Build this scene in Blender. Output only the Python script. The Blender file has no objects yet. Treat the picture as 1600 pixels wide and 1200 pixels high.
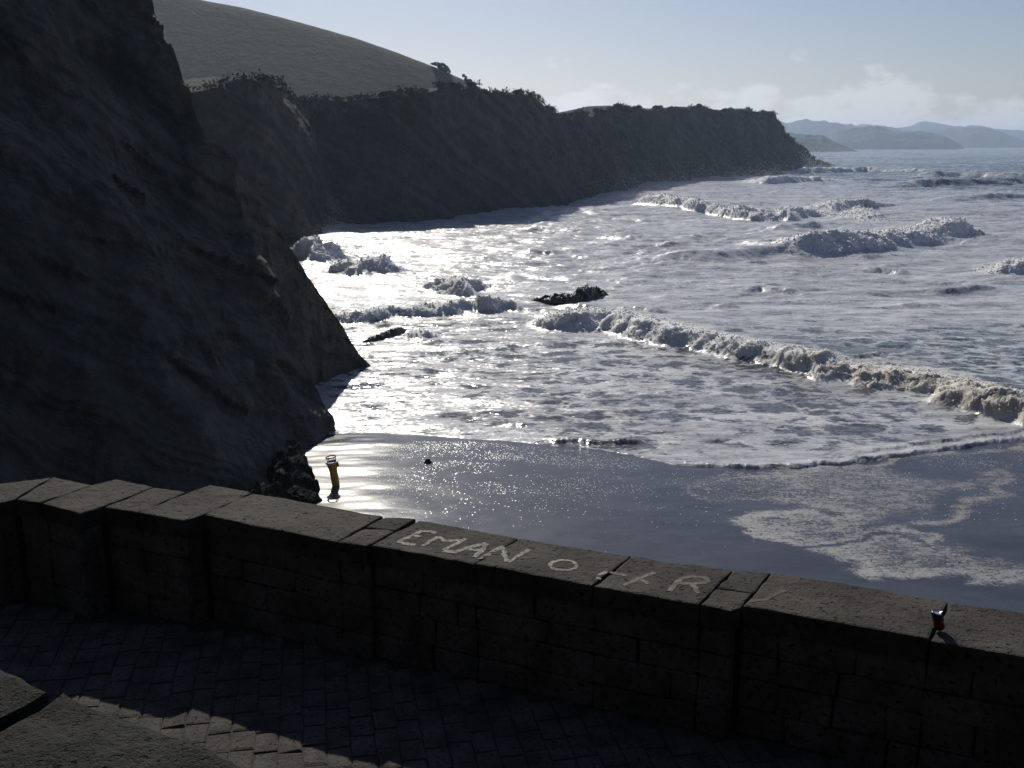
import bpy, bmesh, math, random
import numpy as np
from mathutils import Vector, Matrix

random.seed(7)
RNG = np.random.default_rng(11)
scene = bpy.context.scene
C = scene.collection

# ------------------------------------------------------------------ camera
CAM_Z = 11.0                     # metres above the sea
FPX = 1570.0                     # focal length in pixels of the 1600 px wide photograph
PITCH = math.atan(375.0 / FPX)   # horizon at row 225
cam_data = bpy.data.cameras.new('camera')
cam_data.sensor_width = 36.0
cam_data.lens = FPX / 1600.0 * 36.0
cam_data.clip_start = 0.05
cam_data.clip_end = 60000.0
cam = bpy.data.objects.new('camera', cam_data)
C.objects.link(cam)
cam.location = (0, 0, CAM_Z)
cam.rotation_euler = (math.pi / 2 - PITCH, 0, 0)
scene.camera = cam

# ------------------------------------------------------------------ sky, sun, exposure
SUN_AZ = math.radians(-11.0)     # left of the view axis (+Y)
SUN_EL = math.radians(34.0)
SKY_STRENGTH = 0.057
world = bpy.data.worlds.new('World')
scene.world = world
world.use_nodes = True
wn, wl = world.node_tree.nodes, world.node_tree.links
wn.clear()
w_out = wn.new('ShaderNodeOutputWorld')
w_bg = wn.new('ShaderNodeBackground')
w_sky = wn.new('ShaderNodeTexSky')
w_sky.sky_type = 'NISHITA'
w_sky.sun_disc = False
w_sky.sun_elevation = SUN_EL
w_sky.sun_rotation = SUN_AZ
w_sky.altitude = 10
w_sky.air_density = 1.0
w_sky.dust_density = 0.6
w_sky.ozone_density = 2.5
w_bg.inputs['Strength'].default_value = SKY_STRENGTH
wl.new(w_bg.outputs[0], w_out.inputs[0])


def wmath(op, a, b=None, clamp=False):
    n = wn.new('ShaderNodeMath')
    n.operation = op
    n.use_clamp = clamp
    for i, v in enumerate((a, b)):
        if v is None:
            continue
        if isinstance(v, (int, float)):
            n.inputs[i].default_value = v
        else:
            wl.new(v, n.inputs[i])
    return n.outputs[0]


# low bank of cumulus all round the horizon
w_tc = wn.new('ShaderNodeTexCoord')
w_sep = wn.new('ShaderNodeSeparateXYZ')
wl.new(w_tc.outputs['Generated'], w_sep.inputs[0])
az = wmath('ARCTAN2', w_sep.outputs['X'], w_sep.outputs['Y'])
w_cmb = wn.new('ShaderNodeCombineXYZ')
wl.new(wmath('ADD', wmath('MULTIPLY', az, 16.0), 0.6), w_cmb.inputs[0])
wl.new(wmath('MULTIPLY', w_sep.outputs['Z'], 34.0), w_cmb.inputs[1])
w_cmb.inputs[2].default_value = 34.3
w_nz = wn.new('ShaderNodeTexNoise')
w_nz.inputs['Scale'].default_value = 1.0
w_nz.inputs['Detail'].default_value = 7.0
w_nz.inputs['Roughness'].default_value = 0.58
wl.new(w_cmb.outputs[0], w_nz.inputs['Vector'])
w_big = wn.new('ShaderNodeTexNoise')
w_big.inputs['Scale'].default_value = 0.22
w_big.inputs['Detail'].default_value = 1.0
wl.new(w_cmb.outputs[0], w_big.inputs['Vector'])
# threshold rises with elevation so the bank tops out near four degrees
hi = wmath('MULTIPLY', wmath('SUBTRACT', w_sep.outputs['Z'], 0.040), 5.5)
dens = wmath('SUBTRACT', wmath('ADD', wmath('MULTIPLY', w_nz.outputs['Fac'], 1.0), wmath('MULTIPLY', wmath('SUBTRACT', w_big.outputs['Fac'], 0.5), 0.5)), wmath('ADD', hi, 0.43))
mask = wmath('MULTIPLY', dens, 9.0, True)
up = wmath('MULTIPLY', w_sep.outputs['Z'], 60.0, True)
mask = wmath('MULTIPLY', mask, up)
w_mix = wn.new('ShaderNodeMix')
w_mix.data_type = 'RGBA'
w_mix.inputs['B'].default_value = (13.0, 12.8, 13.2, 1)
wl.new(wmath('MULTIPLY', mask, 0.25), w_mix.inputs['Factor'])
w_tint = wn.new('ShaderNodeMix'); w_tint.data_type = 'RGBA'; w_tint.blend_type = 'MULTIPLY'; w_tint.inputs['Factor'].default_value = 1.0
w_tint.inputs['B'].default_value = (1.0, 0.955, 1.03, 1)
wl.new(w_sky.outputs[0], w_tint.inputs['A'])
wl.new(w_tint.outputs['Result'], w_mix.inputs['A'])
w_add = wn.new('ShaderNodeMix'); w_add.data_type = 'RGBA'; w_add.blend_type = 'ADD'
w_add.inputs['B'].default_value = (1.8, 1.75, 1.75, 1)
wl.new(mask, w_add.inputs['Factor']); wl.new(w_mix.outputs['Result'], w_add.inputs['A'])
wl.new(w_add.outputs['Result'], w_bg.inputs['Color'])

sun_data = bpy.data.lights.new('sun', 'SUN')
sun_data.energy = 3.8
sun_data.angle = math.radians(0.53)
sun_data.color = (1.0, 0.95, 0.86)
sun = bpy.data.objects.new('sun', sun_data)
C.objects.link(sun)
SUN_DIR = Vector((math.sin(SUN_AZ) * math.cos(SUN_EL), math.cos(SUN_AZ) * math.cos(SUN_EL), math.sin(SUN_EL)))
sun.rotation_euler = SUN_DIR.to_track_quat('Z', 'Y').to_euler()
sun.location = (0, 0, 60)

scene.view_settings.view_transform = 'Standard'
scene.view_settings.look = 'None'
scene.view_settings.gamma = 1.0
scene.view_settings.exposure = 0.0
scene.view_settings.use_curve_mapping = False
scene.cycles.use_denoising = True
scene.cycles.max_bounces = 6
scene.cycles.volume_bounces = 2
scene.cycles.caustics_reflective = False
scene.cycles.caustics_refractive = False

# ------------------------------------------------------------------ helpers
SP, CP = math.sin(PITCH), math.cos(PITCH)


def ray(px, py):
    X = (px - 800.0) / FPX
    Y = (600.0 - py) / FPX
    return Vector((X, CP + Y * SP, -SP + Y * CP))


def bp(px, py, z=0.0):
    """point where the pixel's ray meets the level z"""
    d = ray(px, py)
    t = (z - CAM_Z) / d.z
    return Vector((d.x * t, d.y * t, z))


def at_y(px, py, y):
    d = ray(px, py)
    t = y / d.y
    return Vector((d.x * t, y, CAM_Z + d.z * t))


def sstep(a, b, x):
    t = np.clip((x - a) / (b - a), 0, 1)
    return t * t * (3 - 2 * t)


def _hash(ix, iy, iz, seed):
    h = (ix.astype(np.int64) * 374761393 + iy.astype(np.int64) * 668265263 + iz.astype(np.int64) * 2147483647 + seed * 144665) & 0xffffffff
    h = ((h ^ (h >> 13)) * 1274126177) & 0xffffffff
    h = (h ^ (h >> 16)) & 0xffff
    return h.astype(np.float32) / 32767.5 - 1.0


def vnoise(x, y, z, seed=0):
    x = np.asarray(x, dtype=np.float64); y = np.asarray(y, dtype=np.float64)
    z = np.asarray(z, dtype=np.float64) + np.zeros_like(x)
    fx, fy, fz = np.floor(x), np.floor(y), np.floor(z)
    tx, ty, tz = x - fx, y - fy, z - fz
    ux, uy, uz = tx * tx * (3 - 2 * tx), ty * ty * (3 - 2 * ty), tz * tz * (3 - 2 * tz)
    r = 0
    for dx in (0, 1):
        wx = ux if dx else 1 - ux
        for dy in (0, 1):
            wy = uy if dy else 1 - uy
            for dz in (0, 1):
                wz = uz if dz else 1 - uz
                r = r + wx * wy * wz * _hash(fx + dx, fy + dy, fz + dz, seed)
    return r


def fbm(x, y, z, octaves=4, seed=0, gain=0.5, lac=2.03):
    a, r = 1.0, 0.0
    for o in range(octaves):
        r = r + a * vnoise(x, y, z, seed + o * 17)
        x, y, z = x * lac + 3.1, y * lac + 1.7, z * lac + 5.3
        a *= gain
    return r


def billow(x, y, z, octaves=4, seed=0, gain=0.5):
    a, r = 1.0, 0.0
    for o in range(octaves):
        r = r + a * (1 - 2 * np.abs(vnoise(x, y, z, seed + o * 13)))
        x, y, z = x * 2.07 + 3.1, y * 2.07 + 1.7, z * 2.07 + 5.3
        a *= gain
    return r


def puffs(x, y, z, octaves=5, seed=0, gain=0.6):
    """rounded lumps with sharp creases between them"""
    a, r = 1.0, 0.0
    for o in range(octaves):
        r = r + a * np.sqrt(np.abs(vnoise(x, y, z, seed + o * 13)) + 0.0)
        x, y, z = x * 2.07 + 3.1, y * 2.07 + 1.7, z * 2.07 + 5.3
        a *= gain
    return r / 1.4


def link(name, me, mat=None, parent=None):
    o = bpy.data.objects.new(name, me)
    C.objects.link(o)
    if mat is not None and me is not None and len(me.materials) == 0:
        me.materials.append(mat)
    if parent is not None:
        o.parent = parent
    return o


def tag(o, label=None, cat=None, group=None, kind=None):
    if label: o['label'] = label
    if cat: o['category'] = cat
    if group: o['group'] = group
    if kind: o['kind'] = kind
    return o


def empty(name, loc=(0, 0, 0)):
    o = bpy.data.objects.new(name, None)
    C.objects.link(o)
    o.location = loc
    return o


def grid_mesh(name, P, smooth=True, attrs=None, flip=False):
    """P: (rows, cols, 3) array"""
    r, c = P.shape[:2]
    me = bpy.data.meshes.new(name)
    n = r * c
    me.vertices.add(n)
    me.vertices.foreach_set('co', np.ascontiguousarray(P, dtype=np.float32).ravel())
    idx = np.arange(n).reshape(r, c)
    q = np.stack([idx[:-1, :-1], idx[:-1, 1:], idx[1:, 1:], idx[1:, :-1]], -1).reshape(-1, 4)
    if flip:
        q = q[:, ::-1]
    nf = len(q)
    me.loops.add(nf * 4)
    me.loops.foreach_set('vertex_index', np.ascontiguousarray(q, dtype=np.int32).ravel())
    me.polygons.add(nf)
    me.polygons.foreach_set('loop_start', np.arange(0, nf * 4, 4, dtype=np.int32))
    me.polygons.foreach_set('use_smooth', np.full(nf, smooth))
    me.update(calc_edges=True)
    for k, v in (attrs or {}).items():
        a = me.attributes.new(k, 'FLOAT', 'POINT')
        a.data.foreach_set('value', np.ascontiguousarray(v, dtype=np.float32).ravel())
    return me


def soup_mesh(name, V, F, smooth=False):
    """V (n,3), F (m,k) arrays"""
    me = bpy.data.meshes.new(name)
    V = np.ascontiguousarray(V, dtype=np.float32); F = np.ascontiguousarray(F, dtype=np.int32)
    me.vertices.add(len(V)); me.vertices.foreach_set('co', V.ravel())
    m, k = F.shape
    me.loops.add(m * k); me.loops.foreach_set('vertex_index', F.ravel())
    me.polygons.add(m); me.polygons.foreach_set('loop_start', np.arange(0, m * k, k, dtype=np.int32))
    me.polygons.foreach_set('use_smooth', np.full(m, smooth))
    me.update(calc_edges=True)
    return me


def bm_mesh(name, bm, smooth=False):
    me = bpy.data.meshes.new(name)
    bm.to_mesh(me)
    bm.free()
    if smooth:
        me.polygons.foreach_set('use_smooth', np.full(len(me.polygons), True))
    return me


# ------------------------------------------------------------------ materials
class NT:
    def __init__(self, name):
        self.m = bpy.data.materials.new(name)
        self.m.use_nodes = True
        self.n, self.l = self.m.node_tree.nodes, self.m.node_tree.links
        self.b = self.n['Principled BSDF']
        self._pos = None

    def new(self, t, **kw):
        n = self.n.new(t)
        for k, v in kw.items():
            setattr(n, k, v)
        return n

    def set(self, n, key, v):
        if hasattr(v, 'links') or isinstance(v, bpy.types.NodeSocket):
            self.l.new(v, n.inputs[key])
        else:
            n.inputs[key].default_value = v

    def math(self, op, a, b=0.0, clamp=False):
        n = self.new('ShaderNodeMath', operation=op, use_clamp=clamp)
        self.set(n, 0, a); self.set(n, 1, b)
        return n.outputs[0]

    def ss(self, a, b, x):
        n = self.new('ShaderNodeMapRange', interpolation_type='SMOOTHSTEP')
        self.set(n, 'Value', x); self.set(n, 'From Min', a); self.set(n, 'From Max', b)
        return n.outputs[0]

    def pos(self, scale=(1, 1, 1)):
        if self._pos is None:
            self._pos = self.new('ShaderNodeNewGeometry').outputs['Position']
        if scale == (1, 1, 1):
            return self._pos
        n = self.new('ShaderNodeVectorMath', operation='MULTIPLY')
        self.l.new(self._pos, n.inputs[0]); n.inputs[1].default_value = scale
        return n.outputs[0]

    def noise(self, scale, detail=4, rough=0.55, vec=None, dist=0.0):
        n = self.new('ShaderNodeTexNoise')
        self.l.new(vec if vec is not None else self.pos(), n.inputs['Vector'])
        n.inputs['Scale'].default_value = scale; n.inputs['Detail'].default_value = detail
        n.inputs['Roughness'].default_value = rough; n.inputs['Distortion'].default_value = dist
        return n.outputs['Fac']

    def voro(self, scale, feature='DISTANCE_TO_EDGE', vec=None, rand=1.0):
        n = self.new('ShaderNodeTexVoronoi', feature=feature)
        self.l.new(vec if vec is not None else self.pos(), n.inputs['Vector'])
        n.inputs['Scale'].default_value = scale; n.inputs['Randomness'].default_value = rand
        return n.outputs['Distance']

    def attr(self, name):
        return self.new('ShaderNodeAttribute', attribute_name=name).outputs['Fac']

    def mix(self, f, a, b):
        n = self.new('ShaderNodeMix', data_type='RGBA')
        self.set(n, 'Factor', f)
        for k, v in (('A', a), ('B', b)):
            if isinstance(v, tuple):
                v = v if len(v) == 4 else (*v, 1)
            self.set(n, k, v)
        return n.outputs['Result']

    def lerp(self, f, a, b):
        n = self.new('ShaderNodeMix', data_type='FLOAT')
        self.set(n, 'Factor', f); self.set(n, 'A', a); self.set(n, 'B', b)
        return n.outputs['Result']

    def bump(self, h, strength=0.5, dist=0.1, normal=None):
        n = self.new('ShaderNodeBump')
        n.inputs['Strength'].default_value = strength; n.inputs['Distance'].default_value = dist
        self.l.new(h, n.inputs['Height'])
        if normal is not None:
            self.l.new(normal, n.inputs['Normal'])
        return n.outputs[0]

    def out(self, color=None, rough=None, normal=None, **kw):
        b = self.b
        if color is not None:
            self.set(b, 'Base Color', (*color, 1) if isinstance(color, tuple) and len(color) == 3 else color)
        if rough is not None:
            self.set(b, 'Roughness', rough)
        if normal is not None:
            self.set(b, 'Normal', normal)
        for k, v in kw.items():
            self.set(b, k.replace('_', ' '), v)
        return self.m


def mat_plain(name, col, rough=0.6, **kw):
    t = NT(name)
    n = t.noise(9.0, 4)
    c = t.mix(n, tuple(v * 0.8 for v in col), tuple(min(1, v * 1.2) for v in col))
    return t.out(c, rough, **kw)


def mat_stone(name, lo, hi, scale=1.0, bump=0.6, rough=0.85):
    t = NT(name)
    n1 = t.noise(2.2 * scale, 5, 0.6)
    n2 = t.noise(14 * scale, 6, 0.7)
    n3 = t.noise(60 * scale, 3, 0.6)
    c = t.mix(t.ss(0.3, 0.7, n1), lo, hi)
    c = t.mix(t.ss(0.52, 0.72, n2), c, tuple(v * 0.45 for v in lo))
    pit = t.ss(0.60, 0.70, t.noise(26 * scale, 3, 0.5))
    c = t.mix(pit, c, tuple(v * 0.3 for v in lo))
    lich = t.ss(0.60, 0.75, t.noise(5 * scale, 5, 0.7))
    c = t.mix(t.math('MULTIPLY', lich, 0.35), c, tuple(v * 1.5 for v in hi))
    h = t.math('SUBTRACT', t.math('ADD', t.math('MULTIPLY', n2, 0.7), t.math('MULTIPLY', n3, 0.35)), t.math('MULTIPLY', pit, 0.6))
    return t.out(c, rough, t.bump(h, bump, 0.03), Specular_IOR_Level=0.2)


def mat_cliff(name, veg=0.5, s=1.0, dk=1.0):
    t = NT(name)
    # tilted beds: thin alternating hard and soft layers
    v = t.new('ShaderNodeVectorMath', operation='DOT_PRODUCT')
    v.inputs[1].default_value = (0.42, 0.30, 0.86)
    t.l.new(t.pos(), v.inputs[0])
    warp = t.noise(0.12 * s, 4)
    q = t.math('ADD', v.outputs['Value'], t.math('MULTIPLY', warp, 5.0))
    cmb = t.new('ShaderNodeCombineXYZ')
    t.l.new(t.math('MULTIPLY', q, 1.0), cmb.inputs[0])
    beds = t.noise(1.6 * s, 6, 0.7, cmb.outputs[0])
    n1 = t.noise(0.22 * s, 6, 0.6)
    n2 = t.noise(1.9 * s, 7, 0.7)
    ribs = t.noise(0.9 * s, 5, 0.65, t.pos((1, 1, 0.18)))
    c = t.mix(t.ss(0.3, 0.7, n1), (0.082, 0.077, 0.067), (0.185, 0.173, 0.150))
    c = t.mix(t.ss(0.40, 0.62, beds), c, (0.058, 0.054, 0.047))
    c = t.mix(t.math('MULTIPLY', t.ss(0.45, 0.72, n2), 0.6), c, (0.22, 0.205, 0.175))
    c = t.mix(t.math('MULTIPLY', t.ss(0.52, 0.66, ribs), 0.6), c, (0.034, 0.032, 0.028))
    vg = t.math('MULTIPLY', t.ss(0.50, 0.60, t.noise(0.13 * s, 6, 0.65)), veg, True)
    gr = t.mix(t.noise(3.0 * s, 4), (0.018, 0.026, 0.012), (0.05, 0.06, 0.025))
    c = t.mix(t.math('MULTIPLY', vg, t.attr('veg'), True), c, gr)
    h = t.math('ADD', t.math('MULTIPLY', beds, 0.9), t.math('ADD', t.math('MULTIPLY', n2, 0.8), t.math('MULTIPLY', ribs, 0.7)))
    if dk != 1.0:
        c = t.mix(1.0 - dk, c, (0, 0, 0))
    return t.out(c, 0.92, t.bump(h, 0.9, 0.5 / s), Specular_IOR_Level=0.15)


M = {}
M['coping'] = mat_stone('coping_stone', (0.028, 0.0245, 0.020), (0.068, 0.060, 0.050), 1.0, 0.9)
M['coping_moss'] = mat_stone('mossy_coping_stone', (0.032, 0.030, 0.025), (0.062, 0.057, 0.046), 1.6, 1.0)
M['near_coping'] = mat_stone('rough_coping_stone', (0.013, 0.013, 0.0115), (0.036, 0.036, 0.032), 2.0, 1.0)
M['wall_stone'] = mat_stone('wall_stone', (0.060, 0.053, 0.045), (0.12, 0.107, 0.09), 1.5, 0.9)
M['mortar'] = mat_stone('mortar', (0.035, 0.033, 0.03), (0.05, 0.047, 0.042), 3.0, 0.5)
M['sett'] = mat_stone('paving_sett', (0.05, 0.046, 0.041), (0.105, 0.095, 0.084), 2.2, 0.8)
M['cliff'] = mat_cliff('cliff_rock', 0.8, 1.0)
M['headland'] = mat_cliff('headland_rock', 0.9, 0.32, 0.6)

# ------------------------------------------------------------------ shoreline (world)
shore_px = [(380, 690), (470, 684), (530, 678), (600, 676), (660, 680), (760, 688), (860, 697), (940, 703), (1000, 715), (1050, 727),
            (1110, 731), (1200, 734), (1260, 732), (1310, 727), (1370, 721), (1430, 712), (1500, 702), (1600, 688), (1700, 676), (1900, 660)]
sh = [bp(*p) for p in shore_px]
SH_U = np.array([p.x / p.y for p in sh]); SH_Y = np.array([p.y for p in sh])


def shore_y(u):
    return np.interp(u, SH_U, SH_Y)


def sand_z(x, y):
    x = np.asarray(x, dtype=float); y = np.asarray(y, dtype=float)
    return 0.012 * (shore_y(x / np.maximum(y, 5.0)) - y)


# ------------------------------------------------------------------ beach
def poly_mask(x, y, poly, soft):
    """signed soft inside mask of a polygon given as world points"""
    P = np.array([(p.x, p.y) for p in poly])
    inside = np.zeros(x.shape, bool)
    dmin = np.full(x.shape, 1e9)
    for i in range(len(P)):
        a, b = P[i], P[(i + 1) % len(P)]
        cond = ((a[1] > y) != (b[1] > y))
        with np.errstate(divide='ignore', invalid='ignore'):
            xi = (b[0] - a[0]) * (y - a[1]) / (b[1] - a[1] + 1e-12) + a[0]
        inside ^= cond & (x < xi)
        ab = b - a
        t = np.clip(((x - a[0]) * ab[0] + (y - a[1]) * ab[1]) / (ab @ ab + 1e-9), 0, 1)
        d = np.hypot(x - a[0] - t * ab[0], y - a[1] - t * ab[1])
        dmin = np.minimum(dmin, d)
    s = np.where(inside, dmin, -dmin)
    return sstep(-soft, soft, s), s


def line_dist(x, y, pts):
    d = np.full(x.shape, 1e9)
    for a, b in zip(pts[:-1], pts[1:]):
        a = np.array((a.x, a.y)); b = np.array((b.x, b.y)); ab = b - a
        t = np.clip(((x - a[0]) * ab[0] + (y - a[1]) * ab[1]) / (ab @ ab + 1e-9), 0, 1)
        d = np.minimum(d, np.hypot(x - a[0] - t * ab[0], y - a[1] - t * ab[1]))
    return d


bx = np.linspace(-18, 42, 520); by = np.linspace(9, 46, 340)
BX, BY = np.meshgrid(bx, by)
BZ = sand_z(BX, BY)
BZ = BZ + 0.012 * fbm(BX * 0.5, BY * 0.9, 0, 4, 3)
left = sstep(-2.5, -6.5, BX) * sstep(41, 36, BY)
BZ = BZ + left * (0.03 * fbm(BX * 0.35, BY * 1.1, 0, 3, 9) + 0.012 * fbm(BX * 0.9, BY * 3.0, 0, 3, 19))
wx = BX + 0.5 * fbm(BX * 0.7, BY * 0.7, 1, 3, 41); wy = BY + 0.5 * fbm(BX * 0.7, BY * 0.7, 2, 3, 47)
wash_poly = [bp(*p) for p in [(1060, 775), (1100, 742), (1200, 733), (1320, 722), (1600, 690), (1800, 670), (1800, 930), (1600, 930), (1520, 931), (1490, 914), (1420, 916),
                              (1380, 914), (1330, 888), (1250, 873), (1180, 836), (1150, 820), (1180, 806), (1270, 797), (1200, 792), (1100, 792)]]
wm, wd = poly_mask(wx, wy, wash_poly, 0.35)
edge_bright = np.exp(-((wd - 0.35) / 0.5) ** 2)
W = wm * (0.52 + 0.16 * edge_bright)
fade = sstep(bp(1120, 770).x - 0.3, bp(1280, 770).x, BX)
W *= np.where(BY > bp(1200, 800).y, 0.55 + 0.45 * fade, 1)
for dark, amt in (([(1345, 822), (1420, 803), (1450, 800), (1490, 775), (1510, 755), (1620, 745), (1800, 740), (1800, 885), (1600, 888), (1545, 880), (1470, 850), (1430, 828)], 0.85),
                  ([(1370, 730), (1450, 716), (1600, 700), (1800, 690), (1800, 742), (1560, 745), (1500, 752), (1420, 745)], 0.75)):
    dm, _ = poly_mask(wx, wy, [bp(*p) for p in dark], 0.5)
    W *= 1 - amt * dm
ln = line_dist(wx, wy, [bp(*p) for p in [(1425, 820), (1480, 812), (1530, 795), (1555, 765), (1560, 745)]])
W = np.maximum(W, 0.62 * np.exp(-(ln / 0.45) ** 2))
ln = line_dist(wx, wy, [bp(*p) for p in [(1330, 780), (1400, 772), (1480, 760), (1550, 742)]])
W = np.maximum(W, 0.55 * np.exp(-(ln / 0.5) ** 2))
ln = line_dist(wx, wy, [bp(*p) for p in [(1245, 872), (1300, 862), (1370, 845), (1405, 838), (1440, 840), (1455, 858)]])
W *= 1 - 0.8 * np.exp(-(ln / 0.07) ** 2)
W = np.maximum(W, 0.72 * np.exp(-((ln - 0.28) / 0.16) ** 2) * wm)
BP = np.stack([BX, BY, BZ], -1)
t = NT('wet_sand')
n_big = t.noise(0.35, 4); n_f = t.noise(7.0, 6, 0.65); n_ff = t.noise(38.0, 3, 0.6)
dry = t.attr('dry')
col = t.mix(t.ss(0.3, 0.7, n_big), (0.038, 0.041, 0.050), (0.055, 0.057, 0.066))
col = t.mix(dry, col, (0.125, 0.105, 0.085))
wn_ = t.new('ShaderNodeTexNoise'); wn_.inputs['Scale'].default_value = 3.0; wn_.inputs['Detail'].default_value = 4; t.l.new(t.pos(), wn_.inputs['Vector'])
wa_ = t.new('ShaderNodeVectorMath', operation='ADD'); t.l.new(t.pos((0.7, 1.0, 0)), wa_.inputs[0]); t.l.new(wn_.outputs['Color'], wa_.inputs[1])
wvec = wa_.outputs[0]
st1 = t.noise(2.2, 7, 0.75, t.pos((0.5, 1.1, 1)), 0.6); st2 = t.noise(9.0, 6, 0.75, t.pos((0.6, 1.0, 1)), 0.8)
film = t.math('ADD', t.attr('wash'), t.math('ADD', t.math('MULTIPLY', t.math('SUBTRACT', st1, 0.5), 1.0), t.math('MULTIPLY', t.math('SUBTRACT', st2, 0.5), 1.3)))
film = t.math('SUBTRACT', film, t.math('MULTIPLY', t.voro(4.5, vec=wvec), 0.7))
fm = t.ss(0.20, 0.78, film)
fm = t.math('MULTIPLY', fm, t.ss(0.02, 0.25, t.attr('wash')))
fm = t.math('MULTIPLY', fm, t.lerp(t.ss(0.36, 0.62, t.noise(22.0, 4, 0.7)), 0.4, 1.0))
col = t.mix(fm, col, (0.40, 0.39, 0.385))
rough = t.lerp(dry, t.lerp(t.noise(1.2, 3), 0.14, 0.24), 0.31)
rough = t.lerp(fm, rough, 0.6)
h = t.math('ADD', t.math('MULTIPLY', n_f, 0.25), t.math('ADD', t.math('MULTIPLY', n_ff, 0.08), t.math('MULTIPLY', fm, 0.5)))
M['sand'] = t.out(col, rough, t.bump(h, 0.35, 0.05), IOR=1.36)
dryv = sstep(-3.4, -5.6, BX + 0.25 * (BY - 32) * 0.2 + 0.7 * fbm(BX * 0.5, BY * 1.6, 0, 3, 77)) * sstep(36.6, 35, BY)
beach = link('beach', grid_mesh('beach', BP, True, {'wash': W, 'dry': dryv}), M['sand'])
tag(beach, kind='structure')

# ------------------------------------------------------------------ sea
NC, NR1, NR2 = 860, 900, 70
US = np.linspace(-0.46, 0.70, NC)
y0 = shore_y(US)
T1 = np.linspace(0, 1, NR1)
Y1 = y0[None, :] * (900.0 / y0[None, :]) ** T1[:, None]
Y2 = np.geomspace(903.0, 16000.0, NR2)[:, None] * np.ones((1, NC))
SY = np.concatenate([Y1, Y2], 0)
SX = US[None, :] * SY
Y0 = np.broadcast_to(y0[None, :], SY.shape)
off = SY - Y0                                    # metres seaward of the water's edge
lod = sstep(1200, 300, SY)
shal = sstep(0.0, 14.0, off)
surf = sstep(8, 60, off)
# general chop and swell
wxx = SX + 3.0 * fbm(SX * 0.06, SY * 0.06, 0, 2, 5)
wyy = SY + 3.0 * fbm(SX * 0.06, SY * 0.06, 4, 2, 6)
Z = 0.015 + 0.03 * sstep(0, 2.5, off) + 0.06 * shal
Z = Z + surf * lod * (0.16 * fbm(wxx * 0.10, wyy * 0.22, 0, 3, 21) + 0.15 * fbm(wxx * 0.4, wyy * 0.7, 0, 4, 25))
Z = Z + shal * lod * (0.035 * fbm(wxx * 0.7, wyy * 1.5, 0, 4, 31)) + 0.016 * sstep(0.3, 4, off) * lod * fbm(wxx * 1.4, wyy * 3.2, 0, 3, 35)
Z = Z + surf * 0.35 * np.sin(wyy * 0.115 + 1.2 * fbm(SX * 0.02, SY * 0.02, 0, 2, 55)) * sstep(70, 160, SY) * sstep(5000, 700, SY)
DX = np.zeros_like(Z); DY = np.zeros_like(Z)
foam = 0.50 + 0.14 * fbm(wxx * 0.05, wyy * 0.11, 0, 3, 61) + 0.10 * fbm(wxx * 0.25, wyy * 0.6, 0, 2, 66)
foam = foam + 0.30 * sstep(52, 80, SY)
# open water turns blue beyond the surf, sooner on the seaward (right) side
rightness = sstep(20, 130, SX)
openw = sstep(150, 330, SY + 60 * fbm(SX * 0.01, SY * 0.02, 0, 3, 71)) * rightness
openw = np.maximum(openw, sstep(420, 620, SY))
foam = foam - 0.62 * openw
foam = foam - 0.10 * sstep(2.5, 9, off) * sstep(24, 12, off) * sstep(-0.08, 0.06, np.broadcast_to(US[None, :], SY.shape))
turb = np.zeros_like(Z)
brown = np.zeros_like(Z)


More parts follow.
